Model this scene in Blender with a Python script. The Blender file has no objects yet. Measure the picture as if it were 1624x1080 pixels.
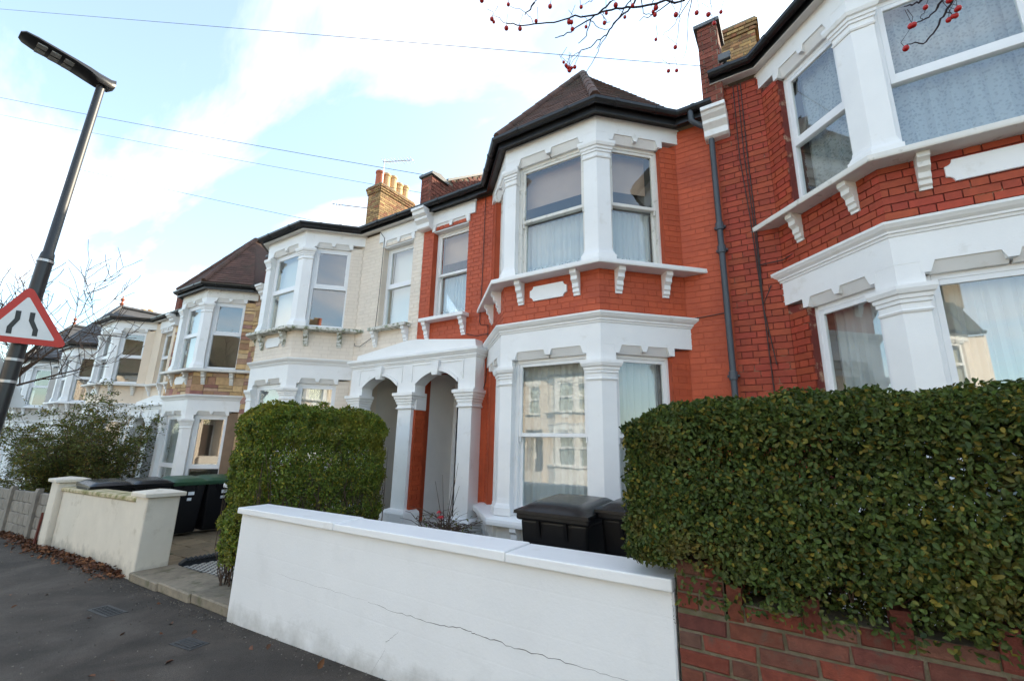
import bpy, bmesh, math, random
import numpy as np
from mathutils import Vector, Matrix
random.seed(7)
rng = np.random.default_rng(7)
sc = bpy.context.scene
col = sc.collection
R = math.radians

# ------------------------------------------------------------------ camera
CAM = Vector((0, 0, 1.5))
PITCH, YAW, ROLL, FPX = R(13.157), R(33.108), R(1.294), 702.76
_fw = Vector((-math.sin(YAW)*math.cos(PITCH), math.cos(YAW)*math.cos(PITCH), math.sin(PITCH)))
_r0 = Vector((math.cos(YAW), math.sin(YAW), 0))
_u0 = _r0.cross(_fw)
_r = _r0*math.cos(ROLL) + _u0*math.sin(ROLL)
_u = -_r0*math.sin(ROLL) + _u0*math.cos(ROLL)
cam = bpy.data.cameras.new('camera')
cam.sensor_width = 36
cam.lens = FPX/1624*36
cam.clip_start = 0.02
cam.clip_end = 2000
camo = bpy.data.objects.new('camera', cam)
col.objects.link(camo)
camo.matrix_world = Matrix(((_r.x, _u.x, -_fw.x, CAM.x), (_r.y, _u.y, -_fw.y, CAM.y), (_r.z, _u.z, -_fw.z, CAM.z), (0, 0, 0, 1)))
sc.camera = camo

def ray(px, py):                      # direction of a pixel of the photograph
    return (_fw*FPX + _r*(px-812) - _u*(py-540)).normalized()
def at_range(px, py, dist):
    return CAM + ray(px, py)*dist
def on_y(px, py, Y):
    d = ray(px, py)
    return CAM + d*(Y/d.y)
def on_x(px, py, X):
    d = ray(px, py)
    return CAM + d*(X/d.x)

# ------------------------------------------------------------------ sky, sun, exposure
SUN_EL, SUN_AZ = R(28), R(24)         # azimuth from +Y (behind the houses) towards +X
world = bpy.data.worlds.new('World')
sc.world = world
world.use_nodes = True
wn = world.node_tree
wn.nodes.clear()
def N(tree, typ, **kw):
    n = tree.nodes.new(typ)
    for k, v in kw.items():
        setattr(n, k, v)
    return n
def inp(n, **kw):
    for k, v in kw.items():
        n.inputs[k.replace('_', ' ')].default_value = v
sky = N(wn, 'ShaderNodeTexSky', sky_type='NISHITA', sun_disc=False)
sky.sun_elevation = SUN_EL
sky.sun_rotation = SUN_AZ
sky.air_density = 1.0
sky.dust_density = 1.6
sky.ozone_density = 1.0
tc = N(wn, 'ShaderNodeTexCoord')
sep = N(wn, 'ShaderNodeSeparateXYZ')
wn.links.new(tc.outputs['Generated'], sep.inputs[0])
zadd = N(wn, 'ShaderNodeMath', operation='MAXIMUM')
zadd.inputs[1].default_value = 0.02
wn.links.new(sep.outputs['Z'], zadd.inputs[0])
zp = N(wn, 'ShaderNodeMath', operation='ADD')
zp.inputs[1].default_value = 0.22
wn.links.new(zadd.outputs[0], zp.inputs[0])
cmb = N(wn, 'ShaderNodeCombineXYZ')
for ax in 'XY':
    dv = N(wn, 'ShaderNodeMath', operation='DIVIDE')
    wn.links.new(sep.outputs[ax], dv.inputs[0])
    wn.links.new(zp.outputs[0], dv.inputs[1])
    wn.links.new(dv.outputs[0], cmb.inputs[ax])
mp = N(wn, 'ShaderNodeMapping')
mp.inputs['Location'].default_value = (3.1, 1.7, 0)
mp.inputs['Rotation'].default_value = (0, 0, R(25))
mp.inputs['Scale'].default_value = (0.75, 1.5, 1)
wn.links.new(cmb.outputs[0], mp.inputs[0])
cn = N(wn, 'ShaderNodeTexNoise')
inp(cn, Scale=1.15, Detail=9.0, Roughness=0.56, Distortion=0.35)
wn.links.new(mp.outputs[0], cn.inputs['Vector'])
cr = N(wn, 'ShaderNodeValToRGB')
cr.color_ramp.elements[0].position = 0.49
cr.color_ramp.elements[0].color = (0.09, 0.09, 0.09, 1)
cr.color_ramp.elements[1].position = 0.79
wn.links.new(cn.outputs['Fac'], cr.inputs[0])
cmix = N(wn, 'ShaderNodeMixRGB')
cmix.inputs['Color2'].default_value = (11.2, 10.2, 9.2, 1)
wn.links.new(cr.outputs[0], cmix.inputs['Fac'])
skyx = N(wn, 'ShaderNodeMixRGB', blend_type='MULTIPLY')
skyx.inputs['Fac'].default_value = 1
skyx.inputs['Color2'].default_value = (1.7, 1.95, 1.9, 1)
wn.links.new(sky.outputs[0], skyx.inputs['Color1'])
wn.links.new(skyx.outputs[0], cmix.inputs['Color1'])
bg = N(wn, 'ShaderNodeBackground')
bg.inputs['Strength'].default_value = 0.12
wn.links.new(cmix.outputs[0], bg.inputs['Color'])
wo = N(wn, 'ShaderNodeOutputWorld')
wn.links.new(bg.outputs[0], wo.inputs[0])

sun = bpy.data.lights.new('sun', 'SUN')
sun.energy = 5.0
sun.angle = R(0.5)
sun.color = (1, 0.86, 0.66)
suno = bpy.data.objects.new('sun', sun)
col.objects.link(suno)
sdir = Vector((math.sin(SUN_AZ)*math.cos(SUN_EL), math.cos(SUN_AZ)*math.cos(SUN_EL), math.sin(SUN_EL)))
suno.rotation_euler = sdir.to_track_quat('Z', 'Y').to_euler()
suno.location = (10, 30, 30)

sc.view_settings.view_transform = 'Standard'
sc.view_settings.look = 'None'
sc.view_settings.exposure = 1.1
sc.view_settings.gamma = 1
sc.render.engine = 'CYCLES'
sc.render.resolution_x = 1024
sc.render.resolution_y = 680
sc.cycles.max_bounces = 8
sc.cycles.transparent_max_bounces = 16

# ------------------------------------------------------------------ materials
MATS = {}
def mat(name, base, rough=0.6, var=0.10, vscale=6.0, bump=0.0, bscale=60.0, isl=0.0, hue=0.0, spec=0.4,
        second=None, sfac=(0.45, 0.6), sscale=3.0, metal=0.0, transl=0.0, isl2=None, splash=None):
    """isl: value spread per piece; second: a patchy second colour (dirt, moss); isl2: second colour some pieces take."""
    m = bpy.data.materials.new(name)
    m.use_nodes = True
    t = m.node_tree
    t.nodes.clear()
    out = N(t, 'ShaderNodeOutputMaterial')
    b = N(t, 'ShaderNodeBsdfPrincipled')
    inp(b, Roughness=rough, Metallic=metal)
    b.inputs['Specular IOR Level'].default_value = spec
    geo = N(t, 'ShaderNodeNewGeometry')
    L = t.links.new
    no = N(t, 'ShaderNodeTexNoise')
    inp(no, Scale=vscale, Detail=6.0, Roughness=0.6)
    L(geo.outputs['Position'], no.inputs['Vector'])
    mr = N(t, 'ShaderNodeMapRange')
    inp(mr, From_Min=0.3, From_Max=0.7, To_Min=1-var, To_Max=1+var)
    L(no.outputs['Fac'], mr.inputs['Value'])
    cur = N(t, 'ShaderNodeRGB')
    cur.outputs[0].default_value = (*base, 1)
    c = cur.outputs[0]
    if isl or hue or isl2:
        oi = N(t, 'ShaderNodeObjectInfo')
        ad = N(t, 'ShaderNodeMath', operation='ADD')
        L(oi.outputs['Random'], ad.inputs[0])
        L(geo.outputs['Random Per Island'], ad.inputs[1])
        fr = N(t, 'ShaderNodeMath', operation='FRACT')
        L(ad.outputs[0], fr.inputs[0])
        if isl2:
            mu = N(t, 'ShaderNodeMath', operation='MULTIPLY')
            mu.inputs[1].default_value = 7.31
            L(fr.outputs[0], mu.inputs[0])
            f2 = N(t, 'ShaderNodeMath', operation='FRACT')
            L(mu.outputs[0], f2.inputs[0])
            rp = N(t, 'ShaderNodeValToRGB')
            rp.color_ramp.interpolation = 'LINEAR'
            cols = [base] + list(isl2)
            els = rp.color_ramp.elements
            while len(els) < len(cols):
                els.new(0.5)
            for i, cc in enumerate(cols):
                els[i].position = i/(len(cols)-1)
                els[i].color = (*cc, 1)
            L(f2.outputs[0], rp.inputs[0])
            c = rp.outputs[0]
        hs = N(t, 'ShaderNodeHueSaturation')
        m1 = N(t, 'ShaderNodeMapRange')
        inp(m1, To_Min=1-isl, To_Max=1+isl)
        L(fr.outputs[0], m1.inputs['Value'])
        L(m1.outputs[0], hs.inputs['Value'])
        m2 = N(t, 'ShaderNodeMapRange')
        inp(m2, To_Min=0.5-hue, To_Max=0.5+hue)
        m3 = N(t, 'ShaderNodeMath', operation='MULTIPLY')
        m3.inputs[1].default_value = 13.7
        L(fr.outputs[0], m3.inputs[0])
        m4 = N(t, 'ShaderNodeMath', operation='FRACT')
        L(m3.outputs[0], m4.inputs[0])
        L(m4.outputs[0], m2.inputs['Value'])
        L(m2.outputs[0], hs.inputs['Hue'])
        L(c, hs.inputs['Color'])
        c = hs.outputs[0]
    mx = N(t, 'ShaderNodeMixRGB', blend_type='MULTIPLY')
    mx.inputs['Fac'].default_value = 1
    L(c, mx.inputs['Color1'])
    L(mr.outputs[0], mx.inputs['Color2'])
    c = mx.outputs[0]
    if second:
        n2 = N(t, 'ShaderNodeTexNoise')
        inp(n2, Scale=sscale, Detail=8.0, Roughness=0.65)
        L(geo.outputs['Position'], n2.inputs['Vector'])
        r2 = N(t, 'ShaderNodeMapRange')
        inp(r2, From_Min=sfac[0], From_Max=sfac[1])
        L(n2.outputs['Fac'], r2.inputs['Value'])
        x2 = N(t, 'ShaderNodeMixRGB')
        x2.inputs['Color2'].default_value = (*second, 1)
        L(r2.outputs[0], x2.inputs['Fac'])
        L(c, x2.inputs['Color1'])
        c = x2.outputs[0]
    if splash:                         # dirt thrown up from the pavement: (colour, height)
        sx = N(t, 'ShaderNodeSeparateXYZ')
        L(geo.outputs['Position'], sx.inputs[0])
        h1 = N(t, 'ShaderNodeMath', operation='MULTIPLY'); h1.inputs[1].default_value = -0.04
        L(sx.outputs['X'], h1.inputs[0])
        h2 = N(t, 'ShaderNodeMath', operation='ADD')
        L(sx.outputs['Z'], h2.inputs[0]); L(h1.outputs[0], h2.inputs[1])
        n3 = N(t, 'ShaderNodeTexNoise'); inp(n3, Scale=4.5, Detail=7.0, Roughness=0.7)
        L(geo.outputs['Position'], n3.inputs['Vector'])
        h3 = N(t, 'ShaderNodeMath', operation='MULTIPLY_ADD'); h3.inputs[1].default_value = -0.55
        L(n3.outputs['Fac'], h3.inputs[0]); L(h2.outputs[0], h3.inputs[2])
        r3 = N(t, 'ShaderNodeMapRange'); inp(r3, From_Min=splash[1]-.28, From_Max=splash[1]-.58, To_Min=0.0, To_Max=0.85)
        L(h3.outputs[0], r3.inputs['Value'])
        x3 = N(t, 'ShaderNodeMixRGB'); x3.inputs['Color2'].default_value = (*splash[0], 1)
        L(r3.outputs[0], x3.inputs['Fac']); L(c, x3.inputs['Color1'])
        c = x3.outputs[0]
    L(c, b.inputs['Base Color'])
    if bump:
        nb = N(t, 'ShaderNodeTexNoise')
        inp(nb, Scale=bscale, Detail=5.0, Roughness=0.65)
        L(geo.outputs['Position'], nb.inputs['Vector'])
        bp = N(t, 'ShaderNodeBump')
        inp(bp, Strength=bump, Distance=0.01)
        L(nb.outputs['Fac'], bp.inputs['Height'])
        L(bp.outputs[0], b.inputs['Normal'])
    sh = b.outputs[0]
    if transl:
        tr = N(t, 'ShaderNodeBsdfTranslucent')
        L(c, tr.inputs['Color'])
        ms = N(t, 'ShaderNodeMixShader')
        ms.inputs[0].default_value = transl
        L(b.outputs[0], ms.inputs[1])
        L(tr.outputs[0], ms.inputs[2])
        sh = ms.outputs[0]
    L(sh, out.inputs[0])
    MATS[name] = m
    return m

def glass_mat(name, wob, scale=5.0, ior=2.0):
    m = bpy.data.materials.new(name)
    m.use_nodes = True
    t = m.node_tree
    t.nodes.clear()
    L = t.links.new
    out = N(t, 'ShaderNodeOutputMaterial')
    fr = N(t, 'ShaderNodeFresnel')
    inp(fr, IOR=ior)
    tr = N(t, 'ShaderNodeBsdfTransparent')
    tr.inputs[0].default_value = (0.93, 0.96, 0.95, 1)
    gl = N(t, 'ShaderNodeBsdfGlossy')
    inp(gl, Roughness=0.0)
    gl.inputs[0].default_value = (1, 1, 1, 1)
    ms = N(t, 'ShaderNodeMixShader')
    if wob:
        geo = N(t, 'ShaderNodeNewGeometry')
        no = N(t, 'ShaderNodeTexNoise')
        inp(no, Scale=scale, Detail=2.0)
        L(geo.outputs['Position'], no.inputs['Vector'])
        bp = N(t, 'ShaderNodeBump')
        inp(bp, Strength=wob, Distance=0.01)
        L(no.outputs['Fac'], bp.inputs['Height'])
        L(bp.outputs[0], gl.inputs['Normal'])
    gb = N(t, 'ShaderNodeNewGeometry')
    iv = N(t, 'ShaderNodeMath', operation='SUBTRACT')
    iv.inputs[0].default_value = 1.0
    L(gb.outputs['Backfacing'], iv.inputs[1])
    fm_ = N(t, 'ShaderNodeMath', operation='MULTIPLY')
    L(fr.outputs[0], fm_.inputs[0]); L(iv.outputs[0], fm_.inputs[1])
    L(fm_.outputs[0], ms.inputs[0])
    L(tr.outputs[0], ms.inputs[1])
    L(gl.outputs[0], ms.inputs[2])
    L(ms.outputs[0], out.inputs[0])
    MATS[name] = m
def lace_mat(name, colr, dens, lace=0.0, vs=70):
    m = bpy.data.materials.new(name)
    m.use_nodes = True
    t = m.node_tree
    t.nodes.clear()
    L = t.links.new
    out = N(t, 'ShaderNodeOutputMaterial')
    df = N(t, 'ShaderNodeBsdfDiffuse')
    df.inputs[0].default_value = (*colr, 1)
    tl = N(t, 'ShaderNodeBsdfTranslucent')
    tl.inputs[0].default_value = (*colr, 1)
    m1 = N(t, 'ShaderNodeMixShader')
    m1.inputs[0].default_value = 0.25
    L(df.outputs[0], m1.inputs[1])
    L(tl.outputs[0], m1.inputs[2])
    tr = N(t, 'ShaderNodeBsdfTransparent')
    m2 = N(t, 'ShaderNodeMixShader')
    m2.inputs[0].default_value = dens
    if lace:
        geo = N(t, 'ShaderNodeNewGeometry')
        vo = N(t, 'ShaderNodeTexVoronoi')
        inp(vo, Scale=vs)
        L(geo.outputs['Position'], vo.inputs['Vector'])
        mr = N(t, 'ShaderNodeMapRange')
        inp(mr, From_Min=0.25, From_Max=0.5, To_Min=dens-lace, To_Max=min(1, dens+0.15))
        L(vo.outputs['Distance'], mr.inputs['Value'])
        L(mr.outputs[0], m2.inputs[0])
    L(tr.outputs[0], m2.inputs[1])
    L(m1.outputs[0], m2.inputs[2])
    L(m2.outputs[0], out.inputs[0])
    MATS[name] = m

mat('white', (0.81, 0.81, 0.80), 0.45, 0.03, 2.5, 0.16, 70, second=(0.64, 0.62, 0.57), sfac=(0.60, 0.82), sscale=4.5)
mat('white_worn', (0.72, 0.70, 0.65), 0.6, 0.06, 4, 0.15, 90, second=(0.36, 0.34, 0.28), sfac=(0.58, 0.74), sscale=9)
mat('white_mossy', (0.66, 0.65, 0.60), 0.7, 0.08, 5, 0.2, 80, second=(0.13, 0.15, 0.06), sfac=(0.47, 0.62), sscale=13)
mat('upvc', (0.80, 0.81, 0.82), 0.28, 0.01, 2)
mat('red_paint', (0.46, 0.080, 0.026), 0.55, 0.12, 2.2, 0.4, 90, isl=0.05, second=(0.36, 0.055, 0.019), sfac=(0.50, 0.72), sscale=2.6)
mat('red_paint_joint', (0.41, 0.068, 0.022), 0.6, 0.12, 3.0, 0.4, 110)
mat('red_brick', (0.33, 0.052, 0.021), 0.65, 0.16, 14, 0.45, 140, isl=0.13, hue=0.005)
mat('red_brick_joint', (0.15, 0.026, 0.018), 0.8, 0.25, 10, 0.3, 140, second=(0.42, 0.27, 0.18), sfac=(0.57, 0.66), sscale=6)
mat('cream_paint', (0.78, 0.69, 0.585), 0.6, 0.04, 3.0, 0.25, 100, isl=0.02)
mat('cream_joint', (0.70, 0.61, 0.51), 0.7, 0.06, 3.0, 0.2, 100)
mat('pale_paint', (0.75, 0.62, 0.48), 0.65, 0.05, 2.0, 0.15, 80)
mat('stone', (0.52, 0.33, 0.15), 0.8, 0.16, 12, 0.6, 60, isl=0.16, isl2=[(0.60, 0.42, 0.22), (0.42, 0.26, 0.13), (0.30, 0.13, 0.11), (0.62, 0.46, 0.27), (0.34, 0.18, 0.15)])
mat('stone_joint', (0.22, 0.15, 0.10), 0.9, 0.1)
mat('grey_render', (0.52, 0.49, 0.45), 0.8, 0.08, 3, 0.2)
mat('tile', (0.088, 0.044, 0.032), 0.75, 0.2, 8, 0.4, 70, isl=0.28, second=(0.045, 0.035, 0.022), sfac=(0.52, 0.7), sscale=2.2)
mat('mossy_tile', (0.075, 0.055, 0.04), 0.85, 0.25, 8, 0.5, 60, isl=0.3, second=(0.05, 0.06, 0.022), sfac=(0.45, 0.65), sscale=5)
mat('slate', (0.075, 0.075, 0.078), 0.55, 0.15, 8, 0.3, 60, isl=0.25)
mat('black_gutter', (0.012, 0.012, 0.013), 0.32, 0.2, 5, spec=0.5)
mat('grey_pipe', (0.062, 0.075, 0.09), 0.45, 0.08, 5)
mat('soffit', (0.70, 0.67, 0.62), 0.6, 0.08, 5)
mat('lead', (0.13, 0.14, 0.15), 0.6, 0.2, 8)
mat('cable', (0.03, 0.026, 0.024), 0.6)
mat('stock_brick', (0.36, 0.22, 0.09), 0.85, 0.2, 14, 0.5, 120, isl=0.3, isl2=[(0.30, 0.19, 0.09), (0.25, 0.10, 0.05), (0.42, 0.28, 0.12)])
mat('old_red_brick', (0.20, 0.060, 0.040), 0.85, 0.22, 14, 0.5, 120, isl=0.3, second=(0.055, 0.05, 0.035), sfac=(0.55, 0.72), sscale=5)
mat('old_mortar', (0.24, 0.20, 0.15), 0.95, 0.2, 15, 0.4, 150)
mat('clay_pot', (0.62, 0.40, 0.20), 0.8, 0.12, 8, 0.2)
mat('terracotta', (0.42, 0.12, 0.06), 0.8, 0.12, 8)
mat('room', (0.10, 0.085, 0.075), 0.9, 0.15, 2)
mat('blind', (0.50, 0.33, 0.25), 0.8, 0.06, 3)
mat('door_black', (0.012, 0.012, 0.014), 0.25)
mat('door_dark', (0.05, 0.03, 0.02), 0.35)
mat('porch_plaster', (0.78, 0.76, 0.72), 0.65, 0.05, 2, 0.1)
mat('cream_plaster', (0.66, 0.62, 0.56), 0.65, 0.05, 2, 0.1)
mat('asphalt', (0.058, 0.046, 0.036), 0.82, 0.22, 3.5, 0.9, 75, second=(0.082, 0.068, 0.055), sfac=(0.46, 0.70), sscale=1.7, spec=0.35)
mat('grit', (0.16, 0.14, 0.115), 0.9, 0.2, 10, isl=0.6)
mat('road_asphalt', (0.055, 0.054, 0.053), 0.85, 0.2, 3, 0.5, 160)
mat('soil', (0.085, 0.062, 0.04), 0.95, 0.3, 8, 0.8, 40)
mat('kerb_stone', (0.20, 0.19, 0.175), 0.85, 0.15, 8, 0.4, 90)
mat('paving', (0.23, 0.17, 0.10), 0.85, 0.14, 7, 0.4, 80, isl=0.16, second=(0.08, 0.085, 0.035), sfac=(0.55, 0.7), sscale=6)
mat('york_stone', (0.24, 0.20, 0.145), 0.8, 0.22, 9, 0.6, 50, isl=0.14, second=(0.10, 0.10, 0.05), sfac=(0.52, 0.68), sscale=5)
mat('mosaic_dark', (0.035, 0.033, 0.033), 0.5, 0.2, 20)
mat('mosaic_pale', (0.50, 0.48, 0.43), 0.6, 0.15, 20)
mat('rope_tile', (0.035, 0.04, 0.045), 0.5, 0.2, 20)
mat('wall_white', (0.79, 0.79, 0.785), 0.5, 0.035, 1.6, 0.16, 55, second=(0.70, 0.70, 0.69), sfac=(0.55, 0.8), sscale=2, splash=((0.36, 0.345, 0.31), .17))
mat('crack', (0.10, 0.095, 0.09), 0.9)
mat('brick_garden', (0.164, 0.039, 0.025), 0.8, 0.28, 22, 0.55, 130, isl=0.28, isl2=[(0.221, 0.051, 0.028), (0.131, 0.037, 0.029), (0.189, 0.070, 0.045), (0.107, 0.057, 0.041), (0.230, 0.057, 0.029)], second=(0.090, 0.061, 0.045), sfac=(0.56, 0.72), sscale=11)
mat('mortar_garden', (0.17, 0.14, 0.095), 0.95, 0.25, 20, 0.6, 180, second=(0.10, 0.10, 0.045), sfac=(0.5, 0.66), sscale=8)
mat('wall_cream', (0.70, 0.635, 0.53), 0.75, 0.06, 2.5, 0.25, 70, second=(0.44, 0.37, 0.27), sfac=(0.58, 0.78), sscale=3.2, splash=((0.16, 0.145, 0.12), .20))
mat('coping_mossy', (0.56, 0.47, 0.30), 0.85, 0.1, 8, 0.3, 70, second=(0.20, 0.19, 0.06), sfac=(0.44, 0.6), sscale=6)
mat('grime', (0.10, 0.09, 0.075), 0.95)
mat('concrete_block', (0.24, 0.215, 0.18), 0.9, 0.18, 8, 0.7, 60, isl=0.14)
mat('block_joint', (0.11, 0.10, 0.085), 0.95)
mat('bin_black', (0.006, 0.006, 0.007), 0.42, 0.15, 12, 0.12, 220, spec=0.3)
mat('bin_lid', (0.007, 0.007, 0.008), 0.24, 0.15, 12, 0.10, 160, spec=0.32)
mat('bin_green', (0.02, 0.075, 0.035), 0.4, 0.1, 12)
mat('sticker', (0.75, 0.78, 0.80), 0.5)
mat('metal_dull', (0.45, 0.45, 0.45), 0.4, metal=0.8)
mat('column_black', (0.016, 0.016, 0.017), 0.35, 0.15, 6, spec=0.5)
mat('column_grey', (0.022, 0.023, 0.025), 0.45, 0.1, 6, spec=0.5)
mat('led', (0.30, 0.30, 0.28), 0.4)
mat('sign_red', (0.48, 0.028, 0.016), 0.4, 0.04)
mat('sign_white', (0.70, 0.70, 0.68), 0.4, 0.06, 5)
mat('sign_black', (0.02, 0.02, 0.02), 0.4)
mat('sign_back', (0.33, 0.34, 0.34), 0.5)
mat('rust', (0.12, 0.028, 0.018), 0.8, 0.25, 15)
mat('iron', (0.045, 0.044, 0.043), 0.6, 0.2, 20, 0.3)
mat('hedge_leaf_lit', (0.15, 0.205, 0.030), 0.5, 0.28, 3, isl=0.45, transl=0.38, isl2=[(0.16, 0.22, 0.03), (0.10, 0.16, 0.026), (0.20, 0.23, 0.03), (0.13, 0.19, 0.028), (0.40, 0.31, 0.03)], second=(0.27, 0.24, 0.03), sfac=(.52, .70), sscale=2.2)  # left hedge: warm light put into a brighter, yellower leaf colour
mat('hedge_leaf_shade', (0.062, 0.095, 0.020), 0.55, 0.25, 3, isl=0.45, transl=0.25, isl2=[(0.07, 0.11, 0.022), (0.045, 0.078, 0.02), (0.085, 0.115, 0.022), (0.06, 0.09, 0.02), (0.22, 0.17, 0.025)], second=(0.12, 0.09, 0.024), sfac=(.54, .7), sscale=3, spec=0.3)  # right hedge: darker copy of the leaf, shade put into its colour
mat('shrub_leaf', (0.12, 0.145, 0.035), 0.5, 0.12, 5, isl=0.45, transl=0.4, isl2=[(0.13, 0.16, 0.04), (0.085, 0.115, 0.035), (0.20, 0.18, 0.035), (0.12, 0.14, 0.035), (0.25, 0.15, 0.035)])
mat('twig', (0.085, 0.055, 0.038), 0.85, 0.2, 15)
mat('bark', (0.055, 0.045, 0.037), 0.9, 0.25, 12, 0.7, 50)
mat('dark_twig', (0.035, 0.024, 0.03), 0.8)
mat('berry', (0.42, 0.012, 0.012), 0.25, 0.1, 9)
mat('dead_leaf', (0.15, 0.06, 0.028), 0.8, 0.2, 10, isl=0.45, isl2=[(0.11, 0.045, 0.025), (0.19, 0.08, 0.03), (0.09, 0.04, 0.025)])
mat('red_flower', (0.5, 0.02, 0.03), 0.5)
glass_mat('glass_old', 0.035, 6.0, 2.1)
glass_mat('glass_new', 0.005, 2.0, 2.5)
lace_mat('net', (0.84, 0.85, 0.86), 0.78)
lace_mat('lace', (0.88, 0.88, 0.88), 0.74, 0.45, 45)
lace_mat('net_pattern', (0.60, 0.61, 0.62), 0.64, 0.07, 34)
lace_mat('white_blind', (0.86, 0.83, 0.78), 0.97)

def extend(name, fn):
    m = MATS[name]; t = m.node_tree
    b = next(n for n in t.nodes if n.type == 'BSDF_PRINCIPLED')
    geo = next(n for n in t.nodes if n.type == 'NEW_GEOMETRY')
    fn(t, b, geo, t.links.new)
def _asph(t, b, geo, L):
    src = b.inputs['Base Color'].links[0].from_socket
    sp = N(t, 'ShaderNodeTexNoise'); inp(sp, Scale=240.0, Detail=2.0)
    L(geo.outputs['Position'], sp.inputs['Vector'])
    r = N(t, 'ShaderNodeMapRange'); inp(r, From_Min=.35, From_Max=.68, To_Min=.55, To_Max=1.6)
    L(sp.outputs['Fac'], r.inputs['Value'])
    m1 = N(t, 'ShaderNodeMixRGB', blend_type='MULTIPLY'); m1.inputs['Fac'].default_value = 1
    L(src, m1.inputs['Color1']); L(r.outputs[0], m1.inputs['Color2'])
    lg = N(t, 'ShaderNodeTexNoise'); inp(lg, Scale=.9, Detail=4.0, Roughness=.55, Distortion=1.2)
    L(geo.outputs['Position'], lg.inputs['Vector'])
    r2 = N(t, 'ShaderNodeMapRange'); inp(r2, From_Min=.40, From_Max=.62, To_Min=.70, To_Max=1.22)
    L(lg.outputs['Fac'], r2.inputs['Value'])
    m2 = N(t, 'ShaderNodeMixRGB', blend_type='MULTIPLY'); m2.inputs['Fac'].default_value = 1
    L(m1.outputs[0], m2.inputs['Color1']); L(r2.outputs[0], m2.inputs['Color2'])
    vo = N(t, 'ShaderNodeTexVoronoi'); inp(vo, Scale=5.5)
    L(geo.outputs['Position'], vo.inputs['Vector'])
    r3 = N(t, 'ShaderNodeMapRange'); inp(r3, From_Min=.075, From_Max=.055, To_Min=0.0, To_Max=.5)
    L(vo.outputs['Distance'], r3.inputs['Value'])
    m3 = N(t, 'ShaderNodeMixRGB'); m3.inputs['Color2'].default_value = (.17, .16, .15, 1)
    L(r3.outputs[0], m3.inputs['Fac']); L(m2.outputs[0], m3.inputs['Color1'])
    L(m3.outputs[0], b.inputs['Base Color'])
extend('asphalt', _asph)
def _blocks(t, b, geo, L):
    sx = N(t, 'ShaderNodeSeparateXYZ'); L(geo.outputs['Position'], sx.inputs[0])
    cm = N(t, 'ShaderNodeCombineXYZ'); L(sx.outputs['X'], cm.inputs['X']); L(sx.outputs['Z'], cm.inputs['Y'])
    br = N(t, 'ShaderNodeTexBrick')
    inp(br, Scale=1.0, Mortar_Size=.008, Mortar_Smooth=.6, Brick_Width=.45, Row_Height=.225)
    br.inputs['Color1'].default_value = (1, 1, 1, 1); br.inputs['Color2'].default_value = (.93, .93, .93, 1); br.inputs['Mortar'].default_value = (.55, .55, .55, 1)
    L(cm.outputs[0], br.inputs['Vector'])
    bp = N(t, 'ShaderNodeBump'); inp(bp, Strength=.10, Distance=.006)
    L(br.outputs['Color'], bp.inputs['Height'])
    old = b.inputs['Normal'].links[0].from_socket
    L(old, bp.inputs['Normal']); L(bp.outputs[0], b.inputs['Normal'])
extend('wall_white', _blocks)

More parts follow.
